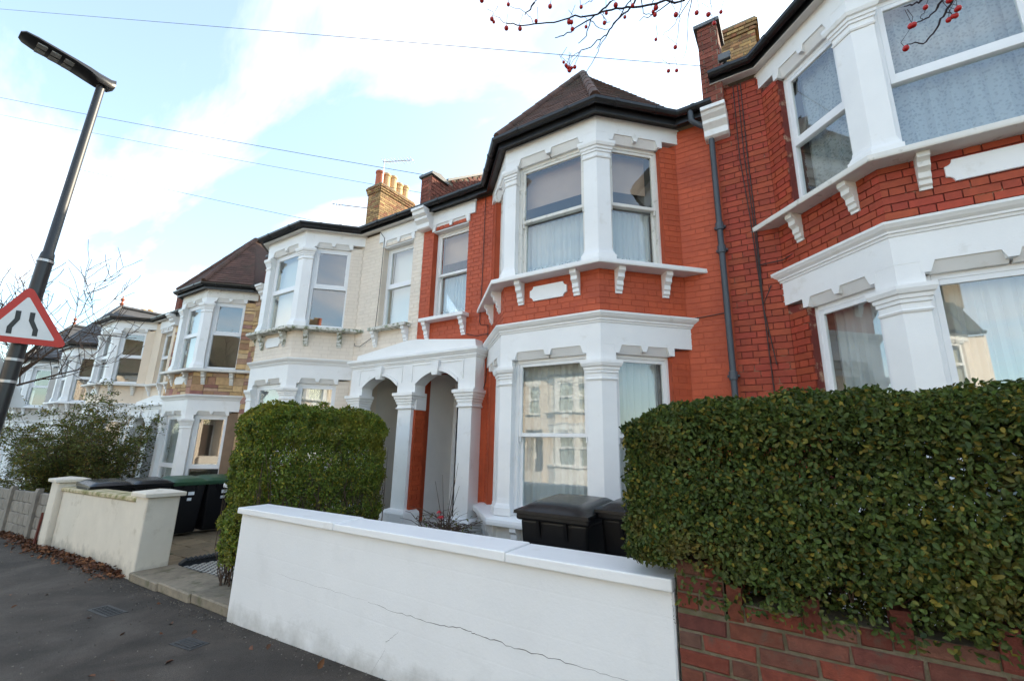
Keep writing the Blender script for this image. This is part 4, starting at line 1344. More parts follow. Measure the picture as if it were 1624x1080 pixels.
for i in range(12):                    # upright bricks with laid ones between
    x = -0.357+.3015*i
    zb = .722+slope*(x+.36)
    tl = Vector((random.uniform(-.03, .03), 0, 1))
    xf.append((Vector((x, 2.555, zb+.075+random.uniform(-.006, .01)))-BL, Vector((1, 0, random.uniform(-.04, .04))), (.066, .110, .148)))
    for a, b in ((.045, .15), (.162, .262)) if i % 3 == 1 else ((.043, .262),):
        xf.append((Vector((x+(a+b)/2, 2.553, zb+.038))-BL, Vector((1, 0, .01)), (b-a, .104, .064)))
pieces('brick', units, xf, 'brick_garden', bw2, 300, 'brick_field', BL)

# cream rendered wall with two piers
cw = empty('garden_wall', (-9.6, 2.75, gz(-9.6)), 'cream rendered garden wall between two capped piers', 'wall', 'front garden walls')
mb = rootmb(cw); mb.add([(-11.35, 2.69, -.9), (-7.79, 2.69, -.9), (-7.79, 2.89, -.9), (-11.35, 2.89, -.9), (-11.35, 2.69, .50), (-7.79, 2.69, .60), (-7.79, 2.89, .60), (-11.35, 2.89, .50)],
       [(0, 3, 2, 1), (4, 5, 6, 7), (0, 1, 5, 4), (1, 2, 6, 5), (2, 3, 7, 6), (3, 0, 4, 7)])
mb.build('wall', 'wall_cream', cw, bevel=.012)
mb = rootmb(cw)
mb.add([(-11.35, 2.655, .502), (-7.785, 2.655, .602), (-7.785, 2.93, .602), (-11.35, 2.93, .502), (-11.35, 2.655, .565), (-7.785, 2.655, .665), (-7.785, 2.93, .675), (-11.35, 2.93, .575)],
       [(0, 3, 2, 1), (4, 5, 6, 7), (0, 1, 5, 4), (1, 2, 6, 5), (2, 3, 7, 6), (3, 0, 4, 7)])
mb.build('coping', 'coping_mossy', cw, bevel=.012)
for x0, x1, zt in ((-7.78, -7.40, .70), (-11.74, -11.36, .645)):
    mb = rootmb(cw); mb.box(x0, x1, 2.60, 2.98, -.9, zt); pier = mb.build('pier', 'wall_cream', cw, bevel=.012)
    mb = rootmb(cw)
    a, b, c_, d_ = x0-.05, x1+.05, 2.55, 3.03
    mb.add([(a, c_, zt+.002), (b, c_, zt+.002), (b, d_, zt+.002), (a, d_, zt+.002), (a, c_, zt+.055), (b, c_, zt+.055), (b, d_, zt+.055), (a, d_, zt+.055), ((a+b)/2, (c_+d_)/2, zt+.095)],
           [(0, 3, 2, 1), (0, 1, 5, 4), (1, 2, 6, 5), (2, 3, 7, 6), (3, 0, 4, 7), (4, 5, 8), (5, 6, 8), (6, 7, 8), (7, 4, 8)])
    mb.build('pier_cap', 'wall_cream', pier, bevel=.006)
mb = MB(); mb.extr([(-.035, 0), (.035, 0), (.03, .50), (.0, .58), (-.03, .50)], lambda a, b: (-11.83+b*.12+a, 2.565, gz(-11.8)+b), lambda a, b: (-11.83+b*.12+a, 2.595, gz(-11.8)+b))
tag(mb.build('timber_stake', 'rust'), 'short dark red stake leaning on the left cream pier', 'stake')

# concrete block wall further left
kw = empty('garden_wall', (-15, 2.75, gz(-15)), 'grey concrete block garden wall below the loose shrub', 'wall', 'front garden walls')
KL = Vector(kw.location)
mb = rootmb(kw); mb.add([(-19, 2.722, -1.2), (-11.76, 2.722, -1.2), (-11.76, 2.80, -1.2), (-19, 2.80, -1.2), (-19, 2.722, .10), (-11.76, 2.722, .40), (-11.76, 2.80, .40), (-19, 2.80, .10)],
       [(0, 3, 2, 1), (4, 5, 6, 7), (0, 1, 5, 4), (1, 2, 6, 5), (2, 3, 7, 6), (3, 0, 4, 7)])
km = mb.build('mortar', 'block_joint', kw)
xf = []
for k in range(5):
    s = -11.77 - (.22 if k % 2 else 0)
    while s > -19:
        x = s-.22
        xf.append((Vector((x, 2.73, .40-.11-.22*k+SL*(x+11.8)))-KL, Vector((1, 0, SL)), (.43 if s > -19 else .2, .05, .21)))
        s -= .44
for x in (-12.9, -14.9, -17.0):
    xf.append((Vector((x, 2.70, -.1+SL*(x+11.8)))-KL, Vector((1, 0, 0)), (.22, .09, 1.15)))
pieces('block', [unit_piece('block', .02, .012, (.43, .05, .21)) for i in range(3)], xf, 'concrete_block', km, 300, 'block_field', KL)

# ------------------------------------------------------------------ paths and slabs
thr = struct(slab('threshold', 'mortar_garden', -7.42, -4.83, 2.625, 3.12, 0.045, 0.2))
xf = []
for x0, x1 in ((-7.40, -6.55), (-6.53, -5.72), (-5.70, -4.85)):
    xc = (x0+x1)/2
    xf.append((Vector((xc, 2.80+random.uniform(-.01, .01), gz(xc)+.045)), Vector((1, 0, SL+random.uniform(-.008, .008))), (x1-x0-.01, .50, .10)))
pieces('slab', [unit_piece('slab', .012, .012, (.8, .5, .1))], xf, 'york_stone', thr)
xf = []
gp_ = struct(slab('garden_paving', 'mortar_garden', -10.88, -7.45, 3.0, 4.72, 0.03, 0.15))
y = 3.02
row = 0
while y < 4.7:
    x = -10.86 - (.3 if row % 2 else 0)
    while x < -7.5:
        a, b = max(x, -10.86), min(x+.59, -7.47)
        if b-a > .08:
            xc = (a+b)/2
            xf.append((Vector((xc, y+.20, gz(xc)+.03+random.uniform(-.003, .003))), Vector((1, 0, SL+random.uniform(-.006, .006))), (b-a-.008, .405, .05)))
        x += .60
    y += .415; row += 1
pieces('slab', [unit_piece('slab', .006, .006, (.6, .4, .05))], xf, 'paving', gp_)
tp = struct(slab('tiled_path', 'mosaic_dark', -7.36, -6.06, 3.13, 5.28, 0.06, 0.15))
xf = []
for i in range(24):
    for j in range(40):
        if (i+j) % 2: continue
        x = -7.34+.0533*i+.0266; yy = 3.14+.0533*j+.0266
        xf.append((Vector((x, yy, gz(x)+.061)), Vector((1, 0, SL)), (.047, .047, .012)))
pieces('tile', [unit_piece('tile')], xf, 'mosaic_pale', tp, 0, 'tile_field')
mb = MB()
for i in range(36):                    # rope-twist edging
    y0 = 3.16+.058*i
    mb.tube([(-7.43, y0-.03, gz(-7.43)+.08), (-7.375, y0+.03, gz(-7.43)+.15)], [.03, .03], 7)
mb.box(-7.425, -7.385, 3.13, 5.25, gz(-7.4)-.05, gz(-7.4)+.10)
tag(mb.build('rope_edging', 'rope_tile', smooth=True), 'black rope-twist edging along the chequered tile path', 'edging')
def cover(x, y, w, d, rot, lab):
    root = empty('utility_cover', (x, y, gz(x)), lab, 'cover', 'utility covers in the pavement')
    mb = MB()
    mb.box(-w/2, w/2, -d/2, d/2, -.05, .004)
    mb.build('frame', 'iron', root)
    mb = MB()
    n = 7
    for i in range(n):
        for j in range(4):
            xx = -w/2+.03+(w-.06)*(i+.5)/n; yy = -d/2+.025+(d-.05)*(j+.5)/4
            mb.box(xx-.016, xx+.016, yy-.012, yy+.012, .004, .009)
    mb.build('tread', 'iron', root)['kind'] = 'stuff'
    root.rotation_euler = (0, -math.atan(SL), rot)
cover(-6.17, 2.01, .46, .18, .05, 'small iron cover in the pavement in front of the cream wall')
cover(-4.5, 2.07, .30, .16, .1, 'small dark cover in the pavement near the white wall')

# ------------------------------------------------------------------ wheelie bins
def wheelie(x, y, z, rot, lidm, label, sticker=False, s=1.0):
    root = empty('wheelie_bin', (x, y, z), label, 'bin', 'wheelie bins in the front gardens')
    root.rotation_euler = (0, 0, rot); root.scale = (s, s, s)
    mb = MB()
    mb.add([(-.23, -.27, .06), (.23, -.27, .06), (.23, .20, .06), (-.23, .20, .06), (-.275, -.345, .93), (.275, -.345, .93), (.275, .30, .93), (-.275, .30, .93)],
           [(0, 3, 2, 1), (4, 5, 6, 7), (0, 1, 5, 4), (1, 2, 6, 5), (2, 3, 7, 6), (3, 0, 4, 7)])
    body = mb.build('body', 'bin_black', root, bevel=.03, seg=3)
    mb = MB()
    for xx in (-.11, .11):
        mb.add([(xx-.012, -.372, .92), (xx+.012, -.372, .92), (xx+.012, -.34, .80), (xx-.012, -.34, .80), (xx-.012, -.33, .92), (xx+.012, -.33, .92), (xx+.012, -.32, .80), (xx-.012, -.32, .80)],
               [(0, 1, 2, 3), (4, 7, 6, 5), (0, 4, 5, 1), (1, 5, 6, 2), (2, 6, 7, 3), (3, 7, 4, 0)])
    mb.build('rib', 'bin_black', body)
    mb = MB()
    mb.box(-.295, .295, -.375, .32, .915, .975)
    mb.build('rim', 'bin_black' if lidm != 'bin_green' else lidm, root, bevel=.018, seg=2)
    mb = MB()
    nx, ny = 12, 12
    vs = []
    for j in range(ny+1):
        for i in range(nx+1):
            fx, fy = i/nx*2-1, j/ny
            yy = -.395+.72*fy
            e = max(0, 1-abs(fx)**6)*max(0, 1-abs(fy*2-1)**8)
            ridge = .014*math.exp(-((abs(fx)-.62)/.07)**2)
            zz = .985 + .035*fy + .055*e*(1-.35*fx*fx) + ridge*e
            vs.append((.30*fx, yy, zz))
    fs = [(j*(nx+1)+i, j*(nx+1)+i+1, (j+1)*(nx+1)+i+1, (j+1)*(nx+1)+i) for j in range(ny) for i in range(nx)]
    per = [i for i in range(nx+1)] + [(j)*(nx+1)+nx for j in range(1, ny+1)] + [ny*(nx+1)+i for i in range(nx-1, -1, -1)] + [j*(nx+1) for j in range(ny-1, 0, -1)]
    b = len(vs)
    vs += [(vs[k][0]*1.01, vs[k][1], .962 if True else 0) for k in per]
    m_ = len(per)
    fs += [(per[k], b+k, b+(k+1) % m_, per[(k+1) % m_]) for k in range(m_)]
    fs.append(tuple(b+k for k in range(m_)))
    mb.add(vs, fs)
    lid = mb.build('lid', lidm if lidm != 'bin_green' else 'bin_green', root, smooth=True)
    mb = MB(); mb.tube([(-.24, .35, 1.0), (.24, .35, 1.0)], .018, 8); mb.box(-.25, -.21, .28, .36, .95, 1.01); mb.box(.21, .25, .28, .36, .95, 1.01)
    mb.build('handle', 'bin_black', root)
    mb = MB(); mb.tube([(-.302, -.30, .945), (-.296, -.30, .945)], .012, 10); mb.build('rivet', 'metal_dull', root)
    for xx in (-.24, .24):
        mb = MB(); mb.tube([(xx-.03, .22, .10), (xx+.03, .22, .10)], .10, 18); mb.build('wheel', 'bin_black', root)
    if sticker:
        mb = MB(); mb.box(-.02, .08, -.362, -.35, .74, .80); mb.build('sticker', 'sticker', root)
        mb = MB(); mb.box(-.02, .05, -.352, -.338, .64, .69); mb.build('sticker', 'sticker', root)
    return root
wheelie(-1.72, 3.62, gz(-1.7)+.012, 0.02, 'bin_lid', 'large black wheelie bin behind the white wall, in front of the bay', s=1.06)
wheelie(-1.08, 3.78, gz(-1.1)+.03, -0.05, 'bin_lid', 'black wheelie bin tucked against the big hedge', s=1.06)
for i, (yy, lm, lab) in enumerate(((3.02, 'bin_lid', 'black lidded bin right behind the left end of the cream wall'), (3.62, 'bin_lid', 'black lidded bin second along, next to a green lidded one'),
                                   (4.22, 'bin_green', 'green lidded bin with white stickers, nearer the cream pier'), (4.82, 'bin_green', 'green lidded bin with white stickers beside the leafy hedge'))):
    wheelie(-10.5, yy, gz(-10.5)+.06, math.pi/2, lm, lab, sticker=lm == 'bin_green', s=1.03)

# ------------------------------------------------------------------ lamp post and road signs
lp = empty('lamp_post', (-6.0, .82, gz(-6)), 'black street lamp post with flat LED lantern at left', 'lamp post')
LPt = lambda z: Vector((-6.0, .82+(z+.24)*.0232, z))
mb = rootmb(lp); mb.tube([LPt(-.3), LPt(3.15)], [.062, .056], 20); mb.build('base_column', 'column_black', lp, smooth=True)
mb = rootmb(lp); mb.tube([LPt(3.10), LPt(3.2), LPt(3.22), LPt(5.2)], [.058, .050, .041, .036], 20); mb.build('column', 'column_grey', lp, smooth=True)
for z in (3.12, 2.15, 1.95):
    mb = rootmb(lp); mb.tube([LPt(z-.012), LPt(z+.012)], .062, 20)
    mb.build('clip_band', 'metal_dull', lp)
mb = rootmb(lp)                       # lantern: tapered flat head reaching over the road
top = LPt(5.2)
secs = [(.10, .05, .10, .03), (.06, .075, .115, -.01), (-.04, .09, .12, -.02), (-.12, .115, .10, 0), (-.25, .125, .065, .02), (-.52, .125, .05, .03), (-.60, .105, .045, .035), (-.63, .06, .03, .04)]
vs = []
for dy, hw, th, zo in secs:
    prof = [(-1, .25), (-.8, 0), (.8, 0), (1, .25), (.9, .7), (.5, 1), (-.5, 1), (-.9, .7)]
    vs += [(top.x+px*hw, top.y+dy, top.z+zo+pz*th-.02+.06*(-dy)) for px, pz in prof]
fs = [(i*8+j, i*8+(j+1) % 8, (i+1)*8+(j+1) % 8, (i+1)*8+j) for i in range(len(secs)-1) for j in range(8)] + [tuple(range(8))[::-1], tuple((len(secs)-1)*8+j for j in range(8))]
mb.add(vs, fs)
lh = mb.build('lantern', 'column_black', lp, smooth=True)
for i in range(3):
    for sx in (-1, 1):
        mb = rootmb(lp)
        y0 = top.y-.24-.10*i
        zb = top.z+.025-.02+.06*(.28+.10*i)-.003
        mb.box(top.x+sx*.052-.036, top.x+sx*.052+.036, y0-.07, y0, zb-.008, zb+.004)
        mb.build('led_module', 'led', lh)
def tri(cy, cz, side, roll=0):
    h = side*math.sqrt(3)/2
    pts = [(0, h*2/3), (side/2, -h/3), (-side/2, -h/3)]
    return pts
def rounded_tri(side, rr):
    h = side*math.sqrt(3)/2
    out = []
    inr = (side - 2*rr*math.sqrt(3))
    hh = inr*math.sqrt(3)/2
    cs = [(0, hh*2/3), (-inr/2, -hh/3), (inr/2, -hh/3)]
    for (cx, cz), a0 in zip(cs, (30, 150, 270)):
        for k in range(7):
            a = R(a0+20*k)
            out.append((cx+rr*math.cos(a), cz+rr*math.sin(a)))
    return out
def sign(X, y, z, side, face, label, name='road_sign', roll=0.0, symbol=True, backm='sign_back'):
    root = empty(name, (X, y, z), label, 'road sign')
    cr_, sr_ = math.cos(roll), math.sin(roll)
    def T(x):
        return lambda a, b: (x*face, (a*cr_-b*sr_), a*sr_+b*cr_)
    mb = MB(); mb.extr(rounded_tri(side, .035), T(-.006), T(.0)); pl = mb.build('plate', backm, root)
    if symbol:
        mb = MB(); mb.extr(rounded_tri(side*.998, .035), T(.0005), T(.003)); mb.build('border', 'sign_red', root)
        mb = MB(); mb.extr(rounded_tri(side*.70, .012), T(.0035), T(.005)); mb.build('field', 'sign_white', root)
        for sx in (-1, 1):
            k = side/.6
            o = [(-.092, -.098), (-.060, -.098), (-.060, -.045), (-.026, .03), (-.026, .105), (-.058, .105), (-.058, .035), (-.092, -.04)]
            o = [(sx*-a*k*-1, (b-.0)*k) for a, b in o]
            mb = MB(); mb.extr(o, T(.0055), T(.0068)); mb.build('symbol_bar', 'sign_black', root)
        mb = MB()
        mb.extr([(-.03, .15), (.03, .15), (.03, .16), (-.03, .16)], T(-.05), T(-.006))
    mb = MB(); mb.box(-.07*face-.02, -.007*face+.0, -.02, .02, -.08, -.05); mb.box(-.07*face-.02, -.007*face, -.02, .02, .10, .13)
    mb.build('clip', 'metal_dull', root)
    return root
sign(-5.90, .855, 2.475, .64, 1, 'triangular red and white road narrows sign on the lamp post', roll=R(3))
sign(-6.09, .76, 1.90, .60, -1, 'pale back of a second triangular sign lower on the lamp post', symbol=False, backm='sign_white')

# ------------------------------------------------------------------ foliage
def leaves(name, P, Nn, size, m, parent, asp=0.55, fold=0.25, jit=0.9):
    n = len(P)
    Nn = Nn + rng.normal(0, jit, (n, 3)); Nn /= np.linalg.norm(Nn, axis=1)[:, None]
    a = rng.normal(0, 1, (n, 3)); T = a - (a*Nn).sum(1)[:, None]*Nn; T /= np.linalg.norm(T, axis=1)[:, None]
    B = np.cross(Nn, T)
    L = size*rng.uniform(.65, 1.25, n)[:, None]; Wd = L*asp
    V = np.empty((n, 6, 3))
    V[:, 0] = P
    V[:, 1] = P + T*L*.30 + B*Wd*.46 + Nn*L*fold*.5
    V[:, 2] = P + T*L*.70 + B*Wd*.40 + Nn*L*fold*.45
    V[:, 3] = P + T*L - Nn*L*.08
    V[:, 4] = P + T*L*.70 - B*Wd*.40 + Nn*L*fold*.45
    V[:, 5] = P + T*L*.30 - B*Wd*.46 + Nn*L*fold*.5
    base = (np.arange(n)*6)[:, None]
    F = np.concatenate([base+np.array([[0, 1, 2, 3]]), base+np.array([[0, 3, 4, 5]])], 0)
    o = fast_mesh(name, V.reshape(-1, 3), F, m, parent)
    o['kind'] = 'stuff'
    return o
def wob(P, k, s):
    return (np.sin(P[:, 0]*k+s)+np.sin(P[:, 1]*k*1.3+s*2)+np.sin(P[:, 2]*k*1.1+s*3)+np.sin((P[:, 0]+P[:, 2])*k*2.1+s)*.6+np.sin((P[:, 1]-P[:, 2])*k*1.9+s)*.6)/4.2
def hedge_points(b0, b1, n, depth, faces, rnd=.08, bump=.035):
    b0, b1 = np.array(b0, float), np.array(b1, float)
    sz = b1-b0
    area = {'x0': sz[1]*sz[2], 'x1': sz[1]*sz[2], 'y0': sz[0]*sz[2], 'y1': sz[0]*sz[2], 'z1': sz[0]*sz[1]}
    tot = sum(area[f]*w for f, w in faces.items())
    Ps, Ns = [], []
    for f, w in faces.items():
        k = int(n*area[f]*w/tot)
        P = b0 + rng.random((k, 3))*sz
        ax = 'xyz'.index(f[0]); hi = f[1] == '1'
        dep = np.minimum(rng.exponential(depth, k), sz[ax]*.6)
        nn = np.zeros((k, 3)); nn[:, ax] = 1 if hi else -1
        P[:, ax] = (b1[ax]-dep) if hi else (b0[ax]+dep)
        Ps.append(P); Ns.append(nn)
    P = np.concatenate(Ps); Nn = np.concatenate(Ns)
    # round the edges and make the sides uneven
    c = (b0+b1)/2; q = (P-c)/(sz/2)
    for (i, j) in ((0, 1), (0, 2), (1, 2)):
        rr = np.maximum(0, np.abs(q[:, i])+np.abs(q[:, j])-1.72)
        if j == 2: rr = np.where(q[:, 2] < 0, 0, rr)
        P[:, i] -= np.sign(q[:, i])*rr*sz[i]*.20; P[:, j] -= np.sign(q[:, j])*rr*sz[j]*.20
    P += Nn*(wob(P, 9, 1.0)*bump + wob(P, 23, 2.0)*bump*.6)[:, None]
    return P, Nn
def twigs(name, root_pts, n, b0, b1, m, parent, r=.004, lean=.25):
    mb = MB()
    for i in range(n):
        p = Vector((random.uniform(b0[0], b1[0]), random.uniform(b0[1], b1[1]), b0[2]))
        pts = [p]
        d = Vector((random.gauss(0, lean), random.gauss(0, lean), 1)).normalized()
        hgt = (b1[2]-b0[2])*random.uniform(.5, 1.0)
        st = 5
        for k in range(st):
            d = (d+Vector((random.gauss(0, .25), random.gauss(0, .25), .1))).normalized()
            q = pts[-1]+d*(hgt/st)
            q.x = min(max(q.x, b0[0]), b1[0]); q.y = min(max(q.y, b0[1]), b1[1])
            pts.append(q)
        mb.tube(pts, [r*(1-.7*k/st) for k in range(st+1)], 4, cap=False)
    return mb.build(name, m, parent, recalc=False)

hg = empty('hedge', (0.4, 2.75, .8), 'big clipped dark green hedge over the red brick wall at right', 'hedge', 'clipped hedges')
HL = np.array(hg.location)
P, Nn = hedge_points((-.86, 2.36, .77), (2.4, 3.12, 1.74), 165000, .085, {'y0': 1.35, 'x0': 1.2, 'z1': 1.0, 'y1': .5}, bump=.05)
P[:, 2] += .015*(P[:, 0]+.8)
keep = (wob(P, 11, 4.0) > -.40) | (rng.random(len(P)) < .55)
low = P[:, 2] < .925 + .055*np.sin(P[:, 0]*9)+.04*np.sin(P[:, 0]*23+1)
keep &= ~(low & (P[:, 1] < 2.66) & (rng.random(len(P)) < .82))
keep &= ~((P[:, 0] < -.60) & (P[:, 2] < .93) & (P[:, 1] < 2.84))
P, Nn = P[keep], Nn[keep]
Q = np.array([-.58, 2.62, .74]) + rng.random((26000, 3))*np.array([3.2, .48, .45])
P = np.concatenate([P, Q]); Nn = np.concatenate([Nn, np.tile(np.array([[0, -1.0, 0]]), (len(Q), 1))])
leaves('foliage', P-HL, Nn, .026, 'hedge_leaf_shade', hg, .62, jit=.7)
t_ = twigs('stems', None, 300, (-.72-.4, 2.60-2.75, .06), (2.3-.4, 3.05-2.75, .88), 'twig', hg, .005)
hg2 = empty('hedge', (-5.58, 3.8, gz(-5.6)), 'tall clipped green hedge behind the left end of the white wall', 'hedge', 'clipped hedges')
HL = np.array(hg2.location)
P, Nn = hedge_points((-5.98, 2.80, .10), (-5.17, 4.72, 1.90), 105000, .06, {'x1': 1.3, 'y0': 1.3, 'z1': .9, 'x0': .5, 'y1': .4}, bump=.11)
keep = (wob(P, 8, 2.0) > -.30) | (rng.random(len(P)) < .45)
keep &= ~((P[:, 2] < .9) & (rng.random(len(P)) < .55*(1-P[:, 2]/.9)))
P, Nn = P[keep], Nn[keep]
leaves('foliage', P-HL, Nn, .036, 'hedge_leaf_lit', hg2, .55, jit=.62)
twigs('stems', None, 420, (-.38, -.95, 0), (.38, .88, 1.95), 'twig', hg2, .007)

sh = empty('shrub', (-15.2, 3.7, gz(-15.2)), 'loose straggly shrub with small leaves above the block wall', 'shrub')
SLc = np.array(sh.location)
def shrub(root, n_stem, h, spread, leaf_n, size, lm):
    mb = MB(); lp_ = []
    for i in range(n_stem):
        a = random.uniform(0, 2*math.pi); rr = random.uniform(0, .25)
        p = Vector((rr*math.cos(a), rr*math.sin(a), 0))
        d = Vector((math.cos(a)*spread*random.uniform(.3, 1.0), math.sin(a)*spread*.6*random.uniform(.3, 1), 1)).normalized()
        pts = [p]; L_ = h*random.uniform(.6, 1.05); st = 9
        for k in range(st):
            d = (d+Vector((random.gauss(0, .16), random.gauss(0, .16), random.gauss(-.02, .07)))).normalized()
            pts.append(pts[-1]+d*L_/st)
        mb.tube(pts, [.014*(1-.85*k/st) for k in range(st+1)], 5, cap=False)
        for k in range(2, st+1):
            for b in range(3):
                a2 = random.uniform(0, 6.28)
                e = pts[k]+Vector((math.cos(a2), math.sin(a2), random.uniform(-.1, .5)))*random.uniform(.15, .42)
                mb.tube([pts[k], pts[k].lerp(e, .5)+Vector((0, 0, .03)), e], [.005, .0035, .002], 4, cap=False)
                m2 = int(leaf_n/(n_stem*(st-1)*3)*(1.8-1.45*(k/st)**1.3))
                for q in range(m2):
                    f = random.random()
                    lp_.append(pts[k].lerp(e, f)+Vector((random.gauss(0, .05), random.gauss(0, .05), random.gauss(0, .05))))
    mb.build('stems', 'twig', root, recalc=False)
    Pn = np.array([tuple(v) for v in lp_])
    leaves('foliage', Pn, np.tile(np.array([[0, 0, 1.0]]), (len(Pn), 1)), size, lm, root, .5)
shrub(sh, 60, 3.3, 0.62, 56000, .058, 'shrub_leaf')
sh2 = empty('shrub', (-17.2, 3.4, gz(-17)), 'low leafy shrub at the far left beside the lamp post', 'shrub')
shrub(sh2, 16, 1.7, .8, 6000, .06, 'shrub_leaf')

fx = empty('garden_plant', (-3.95, 4.6, .05), 'small straggly garden plant with a red flower by the porch', 'plant')
shrub(fx, 12, .62, .7, 700, .045, 'shrub_leaf')
mb = MB()
for q in ((-.02, -.1, .62), (.05, -.12, .57), (-.05, -.05, .55)):
    for k in range(5):
        a = k*1.257
        mb.add([q, (q[0]+.03*math.cos(a), q[1]+.03*math.sin(a), q[2]-.02), (q[0]+.035*math.cos(a+.5), q[1]+.035*math.sin(a+.5), q[2]-.045), (q[0]+.02*math.cos(a+.9), q[1]+.02*math.sin(a+.9), q[2]-.02)], [(0, 1, 2, 3)])
mb.build('flower', 'red_flower', fx, recalc=False)
mb = MB()
for k in range(5):
    a = random.uniform(0, 6.28)
    mb.tube([(0, 0, .0), (.05*math.cos(a), .05*math.sin(a), .5), (.16*math.cos(a), .16*math.sin(a), random.uniform(.8, 1.25))], [.008, .006, .002], 5)
mb.build('stems', 'twig', fx)

# fallen leaves along the wall
n = 1200
x = rng.uniform(-14.5, -7.6, n); yy = 2.66-np.abs(rng.normal(0, .13, n)); yy = np.where(x < -11.7, yy+.04, yy)
den = rng.random(n) < np.clip(1.2-(x+7.6)*-.02, .3, 1)
P = np.stack([x, yy, SL*x+.012+rng.random(n)*.035], 1)
extra = np.stack([rng.uniform(-8, -3, 26), rng.uniform(.9, 2.4, 26), np.zeros(26)], 1); extra[:, 2] = SL*extra[:, 0]+.012
P = np.concatenate([P, extra])
ll = leaves('fallen_leaves', P, np.tile(np.array([[0, 0, 1.0]]), (len(P), 1)), .065, 'dead_leaf', None, .62, .3, .45)
tag(ll, 'brown fallen leaves along the foot of the cream wall', 'leaves', kind='stuff')

# grit and small debris on the pavement, thicker along the wall foot
n = 2600
gx = rng.uniform(-13, 1.5, n)
gy = np.where(rng.random(n) < .55, 2.52-np.abs(rng.normal(0, .10, n)), rng.uniform(.3, 2.5, n))
P = np.stack([gx, gy, SL*gx+.003], 1)
gr = leaves('pavement_grit', P, np.tile(np.array([[0, 0, 1.0]]), (n, 1)), .014, 'grit', None, .8, .5, .5)
tag(gr, 'fine grit and debris scattered over the dark pavement', 'grit', kind='stuff')

# ------------------------------------------------------------------ trees
bt = empty('berry_tree', (1.7, -.25, gz(1.7)), 'bare street tree with red berries, twigs hanging in from the top', 'tree')
BTL = Vector(bt.location)
limb = [Vector((1.7, -.25, -.1)), Vector((1.68, -.2, 1.2)), Vector((1.55, -.05, 2.3)), Vector((1.2, .3, 3.1)), Vector((.75, .75, 3.45)), Vector((.2, 1.05, 3.45)), Vector((-.25, 1.2, 3.3)), Vector((-.7, 1.2, 3.25))]
mb = rootmb(bt); mb.tube(limb[:4], [.11, .09, .075, .055], 12); mb.build('trunk', 'bark', bt, smooth=True)
mb = rootmb(bt); mb.tube(limb[3:], [.05, .035, .025, .018, .010], 8); mb.build('limb', 'bark', bt, smooth=True)
mb = rootmb(bt); mb.tube([limb[3], Vector((1.35, .8, 3.3)), Vector((1.2, 1.5, 3.35)), Vector((.9, 1.75, 3.2))], [.04, .028, .02, .012], 8); mb.build('limb', 'bark', bt, smooth=True)
Z4 = lambda a, b: (740+a/3.248, b/3.248)
Z5 = lambda a, b: (1380+a/4.5, b/4.5)
RNG = 1.95
tw = [(Z4, [(1120, 5), (980, 20), (860, 40), (770, 45), (700, 62), (620, 85), (525, 97), (450, 118), (350, 125), (260, 132), (205, 122)], .0042),
      (Z4, [(870, 0), (830, 60), (770, 110), (735, 155), (690, 205), (640, 245), (580, 272)], .0036),
      (Z4, [(850, 0), (800, 70), (740, 150), (700, 215), (660, 300), (610, 385)], .0022),
      (Z4, [(760, 0), (700, 50), (640, 100), (560, 145), (500, 185), (455, 197)], .0036),
      (Z4, [(640, 100), (625, 150), (605, 200), (575, 225)], .0022),
      (Z4, [(900, 0), (910, 70), (950, 78), (990, 40)], .002),
      (Z4, [(1150, 0), (1100, 80), (1060, 140), (1010, 187)], .0018),
      (Z4, [(1105, 0), (1100, 100), (1085, 200), (1075, 245)], .0016),
      (Z4, [(1160, 0), (1140, 100), (1135, 230), (1115, 305)], .0018),
      (Z4, [(360, 0), (330, 50), (300, 80)], .0036),
      (Z4, [(1060, 5), (960, 75), (890, 110)], .0026),
      (Z4, [(1255, 0), (1258, 60), (1275, 120)], .0013),
      (Z4, [(700, 62), (710, 95), (740, 115)], .0018), (Z4, [(640, 110), (680, 145), (730, 150)], .0016),
      (Z4, [(205, 122), (170, 92), (135, 85)], .0012), (Z4, [(350, 125), (330, 90), (300, 65), (225, 35)], .0012),
      (Z4, [(690, 205), (670, 255)], .0016), (Z4, [(580, 272), (545, 295), (515, 305)], .0012), (Z4, [(580, 272), (550, 310), (530, 345)], .0012),
      (Z4, [(650, 0), (620, 15), (590, 35)], .0016),
      (Z5, [(370, 0), (300, 40), (240, 50)], .0036), (Z5, [(520, 0), (480, 60), (430, 110), (370, 150), (280, 185)], .0034),
      (Z5, [(590, 0), (540, 90), (490, 180), (430, 260), (380, 315), (320, 305), (260, 345)], .0034),
      (Z5, [(370, 150), (365, 110), (400, 60)], .0012), (Z5, [(540, 90), (580, 100), (600, 118)], .0012)]
mb = rootmb(bt)
